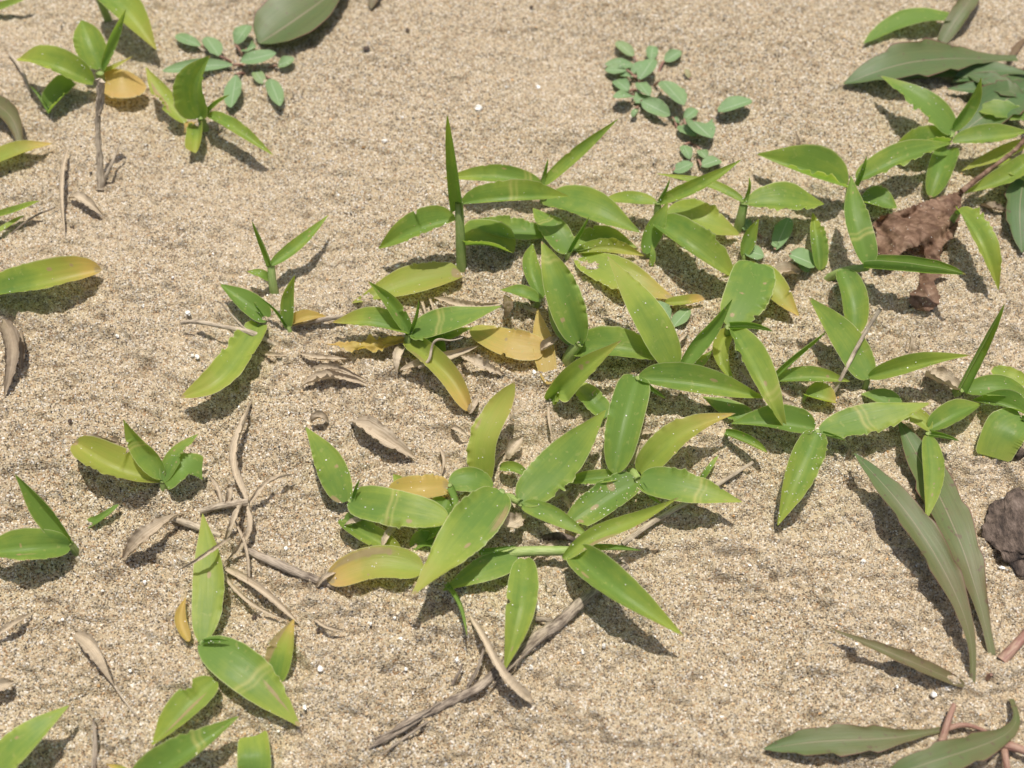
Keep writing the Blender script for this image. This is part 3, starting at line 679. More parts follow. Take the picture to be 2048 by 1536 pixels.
grass('paired grass shoot whose leaves cross an orange dead leaf', (702, 1000, 12), [
    L([(690, 1004, 9), (660, 930, 18), (611, 854, 23)], 70, roll=0, age=(.03, .12), sandy=10, spots=[(.05, -.8, .08, .3, .9)]),
    L([(698, 1000, 12), (792, 1015, 19), (898, 1040, 17)], 80, band=.46, roll=0, age=(.03, .2), shape='blunt'),
    SP([(708, 997, 13), (712, 978, 18), (719, 959, 23)], 11),
    L([(688, 1038, 3), (740, 1075, 6), (802, 1105, 3)], 58, age=(.05, .4), shape='blunt', roll=0),
    L([(900, 972, 5), (840, 985, 7), (774, 984, 4)], 62, age=(.95, 1.0), shape='blunt', roll=0, spots=[(.05, 0, .1, 1, .5)]),
    L([(812, 985, 3), (800, 965, 3), (786, 948, 2)], 30, age=(.2, .2))], r=8)
grass('grass shoot with a small rounded leaf and a rolled leaf pointing down', (900, 970, 8), [
    L([(898, 968, 7), (940, 962, 11), (986, 976, 8)], 56, shape='blunt', wave=.12, age=(.03, .1), roll=0),
    SP([(900, 976, 9), (912, 1012, 13), (907, 1056, 13)], 18, phi=1.8),
    L([(895, 1000, 4), (872, 1048, 5), (848, 1082, 4)], 66, age=(.02, .05), shape='blunt', wave=.12),
    L([(868, 1086, 3), (843, 1084, 5), (820, 1092, 3)], 44, age=(.02, .05), shape='blunt', wave=.15)], r=6)
grass('grass shoot with the largest wavy-edged leaf, slit and yellow toward its tip', (1003, 983, 12), [
    L([(1002, 984, 12), (932, 1062, 21), (823, 1193, 25)], 108, roll=0, age=(.03, .4), teeth=.05, wave=.1, spots=[(.42, .1, .14, .04, 1.2), (.25, -.8, .2, .25, .6), (.55, -.4, .03, .1, .9)], sandy=10),
    L([(966, 957, 3), (968, 880, 16), (1000, 815, 22), (1030, 764, 27)], 72, age=(.34, .55), roll=10, shape='strap', spots=[(.5, -.7, .08, .15, .6)])], r=8)
grass('grass shoot with a broad leaf marked by a brown streak and a half-rolled leaf', (1042, 1006, 12), [
    L([(1042, 1006, 12), (1112, 930, 20), (1212, 820, 27)], 96, roll=0, age=(.03, .25), teeth=.05, spots=[(.42, .15, .12, .08, .85)], sandy=6),
    HF([(1046, 1010, 12), (1112, 1035, 18), (1183, 1076, 20)], 42, phi=1.1, roll=-20, age=(.05, .05)),
    HF([(1000, 936, 5), (1032, 938, 10), (1069, 966, 11)], 30, phi=1.1, roll=-20)], r=9, base=(1002, 990))
grass('grass shoot with a hole-eaten sandy leaf on one side, glossy on the other', (1277, 960, 10), [
    L([(1280, 962, 11), (1375, 982, 17), (1484, 1004, 18)], 80, band=.58, roll=-6, phi=.6, age=(.05, .3)),
    L([(1274, 961, 9), (1210, 1000, 9), (1134, 1052, 5)], 78, roll=0, age=(.04, .2), shape='blunt', sandy=60, spots=[(.3, .5, .05, .3, 1.0), (.6, .0, .06, .15, .9), (.85, -.4, .05, .3, .8)], bite=[(.82, .95, -1, .35)]),
    SP([(1283, 970, 11), (1306, 998, 14), (1326, 1010, 14)], 11),
    L([(1238, 953, 6), (1180, 955, 6), (1118, 966, 3)], 34, age=(.12, .2))], r=9, base=(1258, 938))
grass('grass leaf rising from sand, olive turning tan toward the tip', (1285, 938, 4), [
    L([(1280, 945, 4), (1352, 884, 14), (1471, 827, 23)], 70, age=(.28, 1.05), roll=6, sandy=8)], r=5)
e = grass('sprawling grass shoot on a thick horizontal stem with four spread leaves', (1150, 1102, 10), [
    SP([(1150, 1103, 10), (1205, 1098, 13), (1281, 1101, 16)], 17, phi=1.9),
    L([(1150, 1108, 10), (1232, 1190, 21), (1368, 1274, 19)], 84, roll=0, age=(.02, .25), phi=.7),
    HF([(1126, 1117, 12), (1180, 1076, 20), (1252, 1048, 24), (1357, 995, 33)], 44, phi=.7, roll=-25, twist=40, age=(.15, .35), spots=[(.3, .8, .2, .3, .6)]),
    SP([(958, 1106, 10), (1000, 1100, 12), (1032, 1092, 13)], 13),
    L([(1050, 1118, 9), (1040, 1222, 13), (1008, 1342, 9)], 82, roll=0, age=(.04, .25), spots=[(.55, -.1, .16, .045, 1.7), (.45, .5, .04, .05, .8)], sandy=8),
    L([(1036, 1118, 8), (960, 1142, 9), (884, 1182, 5)], 64, roll=0, age=(.02, .1)),
    SP([(892, 1168, 5), (916, 1212, 10), (934, 1271, 14)], 13)], r=11, base=(945, 1108))
grass('orange and green dying grass leaf with a shrivelled tip beside the grey twig', (842, 1140, 4), [
    L([(845, 1142, 4), (760, 1132, 8), (655, 1162, 3)], 74, age=(.35, 1.15), roll=0, shape='blunt', spots=[(.6, .7, .4, .35, .6), (.98, 0, .06, 1, .7)])], r=5)
grass('tiny sliver of green grass leaf behind the thin pale twig', (1398, 965, 1), [
    L([(1396, 968, 1), (1415, 940, 5), (1437, 910, 7)], 15, shape='strap')], r=3)
grass('small shaded yellow-tipped grass leaf between two larger shoots', (1612, 790, 2), [
    L([(1610, 790, 2), (1640, 798, 4), (1671, 805, 3)], 46, age=(.1, .7), shape='blunt', sandy=5)], r=4)
grass('grass leaf peeping out behind the banded leaf of the three-leaved shoot', (1800, 800, 4), [
    L([(1800, 815, 4), (1765, 795, 5), (1722, 788, 3)], 42, age=(.02, .1))], r=5)
# upper left shoots
grass('grass shoot with a broad upright leaf and one orange leaf near the dry stub', (200, 146, 13), [
    L([(186, 166, 9), (120, 143, 17), (33, 121, 14)], 62, age=(.15, .45), roll=0),
    L([(202, 138, 14), (182, 95, 22), (163, 40, 27)], 78, age=(.06, .1), roll=0),
    HF([(206, 142, 14), (228, 82, 28), (252, 17, 45)], 24, phi=1.3, roll=-15),
    L([(200, 160, 6), (245, 170, 11), (290, 168, 8)], 66, age=(.95, 1.0), shape='blunt', roll=-10),
    L([(190, 150, 8), (225, 138, 12), (266, 112, 14)], 9, age=(.4, .7)),
    L([(150, 167, 6), (122, 195, 5), (98, 224, 2)], 46, age=(.05, .1), shape='blunt'),
    SP([(100, 226, 2), (82, 198, 8), (61, 172, 14)], 11)], r=9)
grass('large grass leaf with a yellow tip hanging behind the shoot with the orange leaf', (192, -18, 22), [
    L([(190, -30, 22), (252, 32, 21), (313, 100, 12)], 82, age=(.1, .5), roll=0)], r=8)
grass('grass shoot with an upright oval leaf and a torn brown-edged one', (402, 233, 12), [
    L([(402, 233, 12), (394, 180, 24), (421, 111, 35)], 80, age=(.05, .12), roll=0),
    L([(370, 246, 8), (340, 205, 13), (291, 133, 20)], 46, age=(.3, .4), spots=[(.5, -.4, .3, .25, 1.0)], roll=0, bite=[(.3, .55, -1, .5)]),
    HF([(414, 229, 12), (470, 252, 17), (548, 312, 10)], 34, phi=.7, age=(.05, .1)),
    SP([(412, 229, 12), (436, 206, 16), (459, 190, 20)], 9),
    L([(396, 252, 5), (394, 280, 8), (391, 306, 7)], 38, shape='cut', age=(.15, .5)),
    L([(388, 245, 5), (376, 258, 7), (368, 266, 4)], 20, age=(1.1, 1.3))], r=9)
grass('lone thin bright grass blade behind the shoot with the orange leaf', (-12, 20, 3), [
    L([(-20, 24, 3), (25, 8, 9), (62, -8, 11)], 18, shape='strap', age=(.15, .2))], r=3)
grass('two thin bright grass blades beyond the lone flat leaf', (-12, 434, 3), [
    L([(-16, 436, 3), (35, 420, 9), (79, 402, 11)], 15, shape='strap', age=(.15, .2)),
    L([(-16, 470, 3), (20, 448, 4), (50, 430, 4)], 12, shape='strap', age=(.1, .2))], r=3)
grass('yellow withering grass leaf under the purple-grey leaf', (-18, 326, 3), [
    L([(-24, 328, 3), (40, 305, 6), (106, 287, 4)], 36, age=(.45, 1.0), roll=0)], r=4)

# ------------------------------------------------------------------ rosette plants with long toothed leaves
def rosette(label, centre, parts):
    c = px(*centre, 0); e = empty('rosette_plant', c); tag(e, label, 'rosette plant', 'rosette plants with long toothed leaves')
    tube('root_crown', e, c, None, [9, 8, 4], M_PETIOLE, rough=.1, world=[c - np.array([0, 0, .005]), c, c + np.array([0, 0, .002])], n=10)
    for kind, pts, W, kw in parts:
        if kind == 'pet': tube('petiole', e, c, pts, kw.get('r', [W / 2, W / 2 * .8, W / 3]), M_PETIOLE, rough=.06)
        else:
            pts = [(p[0], p[1], p[2] * .62) for p in pts]
            d = dict(mat=M_ROSETTE, shape='rosette', tooth='coarse', nteeth=5, teeth=.22, wave=.04, phi=.5, age=(.55, .05), roll=0); d.update(kw)
            blade('leaf', e, c, pts, W * .84, **d)
def PT(pts, W, **kw): return ('pet', pts, W, kw)
rosette('rosette plant with two long olive leaves fanning up from bare sand', (1978, 1352), [
    L([(1944, 1366, 2), (1945, 1310, 9), (1900, 1165, 22), (1812, 1022, 26), (1708, 906, 17)], 66, age=(.55, .05)),
    L([(1984, 1310, 1), (1966, 1230, 9), (1922, 1090, 16), (1856, 950, 14), (1795, 838, 9)], 88, age=(.5, .03)),
    L([(1928, 1371, 3), (1800, 1318, 17), (1660, 1257, 22)], 32, phi=.8, roll=0, age=(.62, .55), shape='lance', teeth=.15),
    PT([(2004, 1322, 1), (2035, 1288, 7), (2075, 1240, 9)], 22)])
rosette('rosette plant with purple-tinged toothed leaves and red stalks', (1985, 1470), [
    L([(1888, 1458, 3), (1780, 1476, 8), (1650, 1482, 9), (1527, 1498, 4)], 70, age=(.5, .1), teeth=.3),
    L([(2022, 1398, 3), (2032, 1440, 10), (1960, 1492, 18), (1850, 1528, 20), (1735, 1570, 12)], 74, age=(.55, .2), teeth=.3),
    PT([(1884, 1482, 3), (1895, 1445, 6), (1908, 1410, 4)], 16),
    PT([(1985, 1485, 3), (2020, 1492, 6), (2075, 1512, 5)], 24),
    PT([(2005, 1480, 3), (2012, 1520, 5), (2020, 1570, 4)], 16),
    PT([(1888, 1460, 3), (1925, 1450, 4), (1975, 1465, 2)], 12)])
rosette('rosette plant with grey-green toothed leaf pointing across bare sand', (2050, 140), [
    L([(2034, 117, 9), (1925, 118, 15), (1800, 130, 13), (1687, 168, 4)], 76, age=(.35, .12), teeth=.25),
    L([(2070, 150, 12), (1985, 145, 11), (1905, 164, 6)], 44, age=(.2, .05)),
    L([(1960, 160, 6), (1850, 148, 6), (1765, 158, 3)], 34, age=(.1, .05)),
    L([(2080, 160, 3), (1995, 205, 12), (1918, 270, 6)], 96, age=(.15, .2), spots=[(.45, .1, .2, .12, .5)]),
    L([(2072, 300, 7), (2036, 400, 10), (2044, 505, 4)], 74, age=(.1, .1)),
    L([(2068, 205, 9), (2010, 178, 13), (1935, 150, 8)], 42, age=(.2, .05)),
    L([(2075, 128, 7), (1990, 168, 9), (1895, 178, 5)], 38, age=(.1, .05)),
    L([(2075, 245, 9), (2010, 225, 14), (1950, 218, 9)], 40, age=(.05, .2), mat=M_GRASS),
    L([(2080, 380, 9), (2020, 330, 14), (1990, 320, 9)], 36, age=(.1, .2), mat=M_GRASS),
    L([(2060, 70, 3), (2030, 100, 6), (2015, 130, 3)], 16, age=(.9, .9))])
rosette('rosette plant with a purplish strap leaf crossing an arched lime leaf', (1890, 84), [
    L([(1884, 84, 4), (1925, 30, 18), (1975, -45, 26)], 44, age=(.5, .55), shape='strap', teeth=.1),
    L([(1908, 38, 10), (1830, 30, 15), (1727, 87, 4)], 38, age=(.02, .02), mat=M_GRASS, shape='strap', teeth=.03)])
rosette('rosette plant with a big spoon-shaped purple-rimmed leaf', (735, -70), [
    L([(735, -72, 2), (690, -35, 10), (610, 22, 14), (518, 86, 5)], 128, shape='spoon', teeth=.0, age=(.5, .32)),
    L([(760, -72, 2), (752, -25, 6), (742, 18, 3)], 40, shape='oval', teeth=0, age=(.7, .7))])
rosette('rosette plant with a purple-grey folded leaf over a yellow withering leaf', (-45, 200), [
    L([(-45, 195, 3), (25, 250, 15), (45, 312, 5)], 46, age=(.55, .5), shape='lance', teeth=.05, phi=.8)])

# ------------------------------------------------------------------ small blue-green creeping seedlings
def spurge(label, centre, leaves):
    c = px(*centre, 0); e = empty('creeping_seedling', c); tag(e, label, 'seedling', 'small blue-green seedlings')
    rr = random.Random(int(centre[0]))
    for (x0, y0, x1, y1, W, *o) in leaves:
        h0 = o[0] if o else rr.uniform(2, 5); h1 = h0 + rr.uniform(-1.5, 2.5); a = o[1] if len(o) > 1 else rr.uniform(0, .12)
        mxp = ((x0 + x1) / 2, (y0 + y1) / 2, (h0 + h1) / 2 + 1.2)
        lf = blade('leaf', e, c, [(x0, y0, h0), mxp, (x1, y1, max(1, h1))], W * .88, mat=M_SPURGE, shape='oval', teeth=.03, nteeth=9, wave=.04, phi=rr.uniform(.35, .7), age=(a, a), roll=rr.uniform(-15, 15), sandy=2)
        b3 = px(x0, y0, h0); d = c - b3; s = np.linalg.norm(d); foot = b3 + d * min(1, .006 / max(s, 1e-6)) ; foot[2] = float(ground0(foot[0], foot[1])) - .001
        tube('petiole', e, c, None, [3, 2.6, 2.4], M_PETIOLE, world=[foot, (foot + b3) / 2 + np.array([0, 0, .001]), b3], n=8, sides=6)
spurge('cluster of small oval blue-green leaves on open sand beyond the grass', (1300, 165), [
    (1268, 112, 1233, 83, 26, 3, .35), (1268, 130, 1210, 128, 24), (1252, 140, 1210, 140, 22), (1302, 122, 1305, 92, 28), (1328, 122, 1362, 102, 26),
    (1278, 160, 1306, 118, 34, 7), (1262, 148, 1292, 124, 24), (1262, 152, 1240, 150, 16), (1258, 182, 1232, 160, 30), (1262, 190, 1226, 194, 20),
    (1278, 165, 1298, 192, 28, 6), (1268, 205, 1292, 190, 26), (1283, 202, 1340, 230, 38, 6), (1325, 162, 1368, 210, 40, 9), (1272, 218, 1264, 234, 14)])
spurge('single blue-green oval leaf with pale midrib set apart on bare sand', (1440, 218), [(1434, 222, 1503, 200, 32, 6, .03)])
spurge('scattered blue-green seedling leaves half covered by sand', (1385, 285), [
    (1368, 238, 1392, 218, 26), (1345, 235, 1360, 242, 14), (1362, 250, 1392, 272, 30), (1388, 242, 1424, 276, 40, 6), (1368, 290, 1380, 318, 26, 2),
    (1400, 300, 1414, 318, 22, 1), (1346, 342, 1385, 326, 26), (1402, 332, 1440, 320, 28, 3)])
spurge('blue-green seedling with leaves spread beside the broad purple-rimmed leaf', (505, 125), [
    (402, 92, 352, 70, 24, 4), (438, 112, 412, 74, 36, 5), (470, 88, 496, 50, 34, 6), (465, 130, 325, 142, 30, 4), (480, 122, 552, 106, 30, 6),
    (492, 98, 512, 94, 22), (556, 132, 588, 116, 24, 3), (472, 150, 462, 215, 38, 5), (510, 142, 528, 168, 26, 2, .4), (540, 158, 560, 212, 36, 3)])
spurge('two rounded blue-green seedling leaves under the long sloping grass leaf', (1342, 640), [
    (1340, 640, 1302, 605, 40, 3), (1345, 655, 1378, 618, 32, 3)])
spurge('blue-green seedling leaves beside the small upright grass leaf, shaded by a broad blade', (1545, 480), [
    (1550, 500, 1578, 435, 40, 2), (1545, 485, 1558, 494, 14, 2), (1490, 500, 1528, 512, 32, 2), (1500, 460, 1484, 440, 28, 2)])
spurge('curled blue-green seedling leaf beside a flake of tan husk', (1600, 515), [
    (1578, 508, 1632, 530, 40, 5), (1600, 520, 1618, 544, 24, 3)])
spurge('tiny orange seedling leaf on open sand near the blue-green cluster', (1380, 160), [(1380, 158, 1372, 138, 14, 1, .95)])

# ------------------------------------------------------------------ dead leaves, husks, stalks, twigs
def husk(name, label, cat, pts, W, group=None, extra=(), **kw):
    b3 = px(pts[0][0], pts[0][1], 0)
    W = W * .88
    d = dict(mat=M_DRY, shape='husk', teeth=.05, wave=.12, phi=1.2, age=(.45, .7), crumple=.16, twist=random.uniform(-70, 70)); d.update(kw)
    if not extra:
        o = blade(name, None, b3, pts, W, **d); tag(o, label, cat, group); return o
    e = empty(name, b3); tag(e, label, cat, group)
    blade('blade', e, b3, pts, W, **d)
    for ex in extra:
        if ex[0] == 'tube': tube('stalk', e, b3, ex[1], ex[2], M_STRAW, rough=.12)
        else:
            dd = dict(d); dd.update(ex[2]); blade('blade', e, b3, ex[0], ex[1], **dd)
    return e
HG = 'dry tan husks and withered blades lying on the sand'
def dead_leaf_material():
    m, nt, out = new_mat('brown_dead_leaf'); b = NB(nt)
    tc = b.n('ShaderNodeTexCoord').outputs['Object']
    n = b.noise(tc, 120, 5, .65); n2 = b.noise(tc, 520, 4, .6)
    c = b.ramp(b.math('ADD', b.math('MULTIPLY', n, .65), b.math('MULTIPLY', n2, .35)), [(.34, (.07, .036, .022)), (.45, (.155, .092, .058)), (.55, (.235, .148, .10)), (.68, (.38, .27, .19))])
    w = b.n('ShaderNodeTexWave', wave_type='BANDS', bands_direction='DIAGONAL'); b.link(tc, w.inputs['Vector']); w.inputs['Scale'].default_value = 75; w.inputs['Distortion'].default_value = 9; w.inputs['Detail'].default_value = 3
    c = b.mix(b.math('MULTIPLY', b.smooth(w.outputs[1], .82, .97), .5), c, (.09, .045, .03))
    bs = b.n('ShaderNodeBsdfPrincipled'); b.put(bs.inputs['Base Color'], c); bs.inputs['Roughness'].default_value = .72; bs.inputs['Specular IOR Level'].default_value = .25
    bp = b.n('ShaderNodeBump'); bp.inputs['Strength'].default_value = .7; bp.inputs['Distance'].default_value = .0006
    b.put(bp.inputs['Height'], b.math('ADD', n2, w.outputs[1])); b.link(bp.outputs[0], bs.inputs['Normal'])
    tr = b.n('ShaderNodeBsdfTranslucent'); b.put(tr.inputs[0], b.mix(1.0, c, (1.3, .85, .55), 'MULTIPLY'))
    mx = b.n('ShaderNodeMixShader'); mx.inputs[0].default_value = .2
    b.link(bs.outputs[0], mx.inputs[1]); b.link(tr.outputs[0], mx.inputs[2]); b.link(mx.outputs[0], out.inputs[0]); return m
M_DEAD = dead_leaf_material()
def crumpled_leaf():
    """Large dead leaf: ragged outline with a torn notch, thin sheet thrown into sharp folds."""
    OUT = np.array([(1926, 379), (1923, 424), (1917, 456), (1908, 477), (1890, 488), (1882, 516), (1899, 532), (1915, 544), (1888, 551), (1870, 562), (1882, 591), (1880, 611), (1858, 624), (1829, 620),
                    (1816, 606), (1820, 585), (1838, 568), (1836, 546), (1850, 521), (1843, 490), (1811, 503), (1791, 521), (1770, 527), (1750, 526), (1747, 491), (1751, 462), (1741, 447), (1759, 430), (1785, 424), (1843, 403), (1887, 389)], float)
    def inside(x, y):
        c = np.zeros(x.shape, bool)
        for (x0, y0), (x1, y1) in zip(OUT, np.roll(OUT, -1, 0)):
            c ^= ((y0 > y) != (y1 > y)) & (x < (x1 - x0) * (y - y0) / (y1 - y0 + 1e-9) + x0)
        return c
    st = 3.0; xs = np.arange(1728, 1936, st); ys = np.arange(370, 634, st)
    X, Y = np.meshgrid(xs, ys, indexing='ij')
    Xj = X + 1.2 * vnoise(X, Y, 9, 41); Yj = Y + 1.2 * vnoise(X, Y, 9, 42)
    ok = inside(Xj, Yj)
    ax = (X - 1926) * -.77 + (Y - 379) * .64; cr = (X - 1926) * .64 + (Y - 379) * .77
    H = 12 - 6 * np.clip((1880 - X) / 140, 0, 1) - 7 * np.clip((Y - 470) / 140, 0, 1)
    H = H + 9 * (np.abs(vnoise(ax * .45, cr, 46, 43)) - .3) + 4.5 * (np.abs(vnoise(ax * .6, cr, 25, 44)) - .3) + .5 * vnoise(X, Y, 12, 45)
    H = H + 4 * np.exp(-((X - 1790) ** 2 / 900 + (Y - 428) ** 2 / 120)) + 5 * np.exp(-((X - 1850) ** 2 / 400 + (Y - 618) ** 2 / 100))
    P0 = CAM
    idx = -np.ones(X.shape, int); V = []
    for i in range(X.shape[0]):
        for k in range(X.shape[1]):
            if ok[i, k]: idx[i, k] = len(V); V.append(px(Xj[i, k], Yj[i, k], max(1.0, H[i, k])))
    F = [(idx[i, k], idx[i + 1, k], idx[i + 1, k + 1], idx[i, k + 1]) for i in range(X.shape[0] - 1) for k in range(X.shape[1] - 1)
         if ok[i, k] and ok[i + 1, k] and ok[i + 1, k + 1] and ok[i, k + 1]]
    c = px(1850, 470, 0); e = empty('dead_leaf', c); tag(e, 'big crumpled brown dead leaf with a long stalk', 'dead leaf')
    mesh_from('blade', V, np.array(F)[:, ::-1], M_DEAD, e, c)
    tube('stalk', e, c, [(1922, 384, 14), (1985, 335, 15), (2030, 300, 16), (2062, 235, 10)], [7, 5, 5, 8], M_DEAD, rough=.15)
    r = random.Random(4)
    for _ in range(45): LEAF_SURF.append(V[r.randrange(len(V))] + np.array([0, 0, .0002]))
crumpled_leaf()
husk('dry_leaf', 'dry tan leaf curled like a boat on open sand', 'dry leaf', [(702, 845, 4), (762, 872, 9), (834, 918, 1)], 46, HG, phi=.9, age=(.4, .5), crumple=.12)
husk('dry_leaf', 'dry tan leaf folded into two strips below the five-leaved shoot', 'dry leaf', [(604, 772, 2), (662, 757, 5), (738, 770, 2)], 24, HG,
     extra=[([(620, 738, 3), (672, 742, 7), (736, 762, 3)], 15, {'age': (.8, .8)})], crumple=.12)
husk('dry_leaf', 'dry grey-tan leaf leaning across the pale end of a buried twig', 'dry leaf', [(247, 1117, 1), (302, 1072, 9), (359, 1027, 4)], 36, HG, phi=1.0, crumple=.1, age=(.7, .5))
husk('dry_leaf', 'dry pale tan blade lying alone with a thin brown stalk', 'dry leaf', [(150, 1268, 3), (196, 1312, 9), (231, 1375, 3)], 38, HG, phi=1.0, crumple=.1,
     extra=[('tube', [(230, 1372, 3), (250, 1402, 3), (277, 1436, 0)], [3, 2, 2])])
husk('dry_leaf', 'tan folded blade with a flared end lying over the thick twig', 'dry leaf', [(942, 1235, 3), (974, 1292, 10), (1010, 1358, 13), (1063, 1408, 3)], 30, HG, phi=1.1, age=(.2, .35), crumple=.12, shape='flare', roll=10, twist=30)
husk('dry_leaf', 'crumpled tan husk between the wavy leaf and the half-rolled leaf', 'dry leaf', [(968, 1042, 9), (1010, 1050, 11), (1050, 1028, 5)], 40, HG, crumple=.3)
husk('dry_leaf', 'tan curled wisp under the banded leaf', 'dry leaf', [(688, 1052, 7), (718, 1042, 9), (748, 1030, 7)], 16, HG)
husk('dry_leaf', 'tan drop-shaped wisp hanging below the banded leaf', 'dry leaf', [(797, 1052, 8), (776, 1072, 9), (762, 1102, 7)], 20, HG)
husk('dry_leaf', 'grey-tan husk lying under the yellowing leaf of the five-leaved shoot', 'dry leaf', [(798, 742, 2), (862, 728, 5), (962, 688, 5)], 28, HG, crumple=.12)
husk('dry_leaf', 'twisted tan husk lying in the hollow below the orange leaf', 'dry leaf', [(922, 712, 6), (962, 730, 7), (1012, 750, 1)], 28, HG, crumple=.25)
husk('dry_leaf', 'narrow brown-tan husk lying above the five-leaved shoot', 'dry leaf', [(868, 596, 3), (930, 608, 5), (1002, 606, 3)], 20, HG)
husk('dry_leaf', 'pale dry scroll at the end of the orange leaf', 'dry leaf', [(1082, 702, 5), (1098, 690, 8), (1112, 674, 6)], 22, HG, phi=1.8)
husk('dry_leaf', 'small pale dry flake at the tip of the yellow drooping leaf', 'dry leaf', [(938, 826, 3), (948, 812, 6), (956, 796, 4)], 20, HG)
husk('dry_leaf', 'tiny brown triangular flake on open sand', 'dry leaf', [(622, 842, 1), (640, 836, 4), (658, 846, 1)], 20, HG, age=(.9, .9))
husk('dry_leaf', 'pale wedge-shaped dry flake beside the olive leaf', 'dry leaf', [(1016, 918, 1), (1026, 896, 6), (1044, 874, 5)], 30, HG, age=(.3, .3))
husk('dry_leaf', 'pale sliver of dry leaf poking out beside the olive leaf', 'dry leaf', [(902, 856, 1), (920, 862, 4), (938, 874, 2)], 14, HG, age=(.2, .2))
husk('dry_leaf', 'narrow grey-tan dry strip curving down beside the broad hanging leaf', 'dry leaf', [(1097, 805, 2), (1098, 850, 4), (1106, 882, 1)], 10, HG)
husk('dry_leaf', 'tan pleated husk at the base of the olive-to-tan leaf', 'dry leaf', [(1262, 926, 3), (1272, 908, 7), (1282, 890, 4)], 26, HG)
husk('dry_leaf', 'short tan straw end behind the olive-to-tan leaf', 'dry leaf', [(1268, 872, 2), (1288, 866, 4), (1306, 864, 2)], 14, HG)
husk('dry_leaf', 'speckled whitish dead blade under the brown-streaked leaf', 'dry leaf', [(1090, 1004, 2), (1115, 995, 4), (1145, 975, 2)], 18, HG, age=(.1, .1))
husk('dry_leaf', 'tan pointed flake between the hole-eaten leaf and half-rolled leaf', 'dry leaf', [(1120, 990, 3), (1132, 1005, 5), (1140, 1018, 2)], 16, HG)
husk('dry_leaf', 'tan strip curving along the foot of the small two-leaved shoot', 'dry leaf', [(1530, 742, 2), (1556, 780, 4), (1598, 798, 1)], 13, HG, age=(.7, .7))
husk('dry_leaf', 'brown curled strip beside the drooping leaf tip', 'dry leaf', [(1546, 804, 2), (1572, 806, 5), (1596, 812, 3)], 14, HG, age=(1.0, 1.0))
husk('dry_leaf', 'wrinkled tan husk sheathing the thick rolled spike', 'dry leaf', [(1850, 752, 1), (1885, 766, 6), (1922, 782, 5)], 40, HG, crumple=.3, age=(.3, .4))
husk('dry_leaf', 'flat pale tan leaf flake lying behind the yellow-tipped leaf', 'dry leaf', [(1545, 552, 2), (1575, 545, 3), (1602, 543, 1)], 38, HG, phi=.5, crumple=.1, age=(.35, .35))
husk('dry_leaf', 'translucent tan scale standing up from the sand', 'dry leaf', [(1820, 708, 0), (1820, 688, 5), (1822, 666, 10)], 18, HG, phi=.5, age=(.4, .4))
husk('dry_leaf', 'small purplish-grey folded leaf scrap above the orange leaf', 'dry leaf', [(1010, 590, 12), (1016, 615, 13), (1010, 637, 9)], 22, HG, mat=M_ROSETTE, age=(.7, .7), phi=.7)
husk('dry_leaf', 'small brown pointed scrap alone beyond the oval grass leaf', 'dry leaf', [(1588, 306, 1), (1594, 290, 5), (1590, 262, 8)], 12, HG, age=(1.2, 1.2))
husk('dry_leaf', 'pale dry leaf on open sand near the erect stub', 'dry leaf', [(138, 397, 2), (172, 404, 6), (210, 434, 1)], 24, HG, age=(.3, .3), phi=.9)
husk('dry_leaf', 'long pale dry strip pointing down near the erect stub', 'dry leaf', [(138, 292, 3), (127, 340, 6), (124, 392, 6), (131, 478, 1)], 14, HG, age=(.25, .3))
husk('dry_leaf', 'grey withered leaf clump near the lone flat leaf', 'dry leaf', [(8, 640, 2), (22, 702, 9), (8, 795, 3)], 46, HG, age=(1.2, 1.3), extra=[([(42, 660, 2), (46, 710, 5), (44, 745, 2)], 14, {})])
husk('dry_leaf', 'small tan dry leaf lying near the broad slanting grass leaf', 'dry leaf', [(-20, 1385, 3), (5, 1370, 6), (28, 1362, 2)], 34, HG, phi=.8)
husk('dry_leaf', 'faded straw blade on sand below the bright V-shaped shoot', 'dry leaf', [(-15, 1278, 2), (25, 1250, 5), (66, 1225, 1)], 16, HG, age=(.4, .4))
husk('dry_leaf', 'thin brown scrap beside the yellowed wide leaf', 'dry leaf', [(176, 870, 3), (212, 882, 7), (250, 888, 4)], 15, HG, age=(1.0, 1.0))
husk('dry_leaf', 'brown-grey withered scrap behind the yellowed wide leaf', 'dry leaf', [(222, 880, 2), (238, 892, 6), (246, 912, 1)], 22, HG, age=(1.3, 1.3))
husk('dry_leaf', 'pale sheath at the foot of the five-leaved shoot', 'dry leaf', [(806, 695, 3), (800, 722, 5), (795, 748, 1)], 26, HG, age=(.1, .1))
husk('dry_leaf', 'withered tan point at the end of the dying orange leaf', 'dry leaf', [(672, 1146, 4), (650, 1158, 5), (630, 1176, 1)], 14, HG)
husk('dry_leaf', 'flat tan blade end beside the loose tan strips', 'dry leaf', [(452, 1140, 2), (520, 1180, 5), (598, 1248, 1)], 22, HG, shape='strap', age=(.5, .6), crumple=.1)
husk('dry_leaf', 'narrow straw strip running below the tan blade end', 'dry leaf', [(440, 1142, 2), (498, 1210, 4), (572, 1240, 1)], 12, HG, shape='strap')
husk('dry_leaf', 'flat pale leaf half buried under the grey-tan husk hollow', 'dry leaf', [(600, 708, 1), (640, 716, 2), (700, 718, 0)], 14, HG, age=(.2, .2))
husk('dry_leaf', 'brown dry scrap beside the stalk of the crumpled brown leaf', 'dry leaf', [(1960, 412, 1), (1985, 418, 4), (2016, 425, 2)], 14, HG, age=(1.3, 1.3))

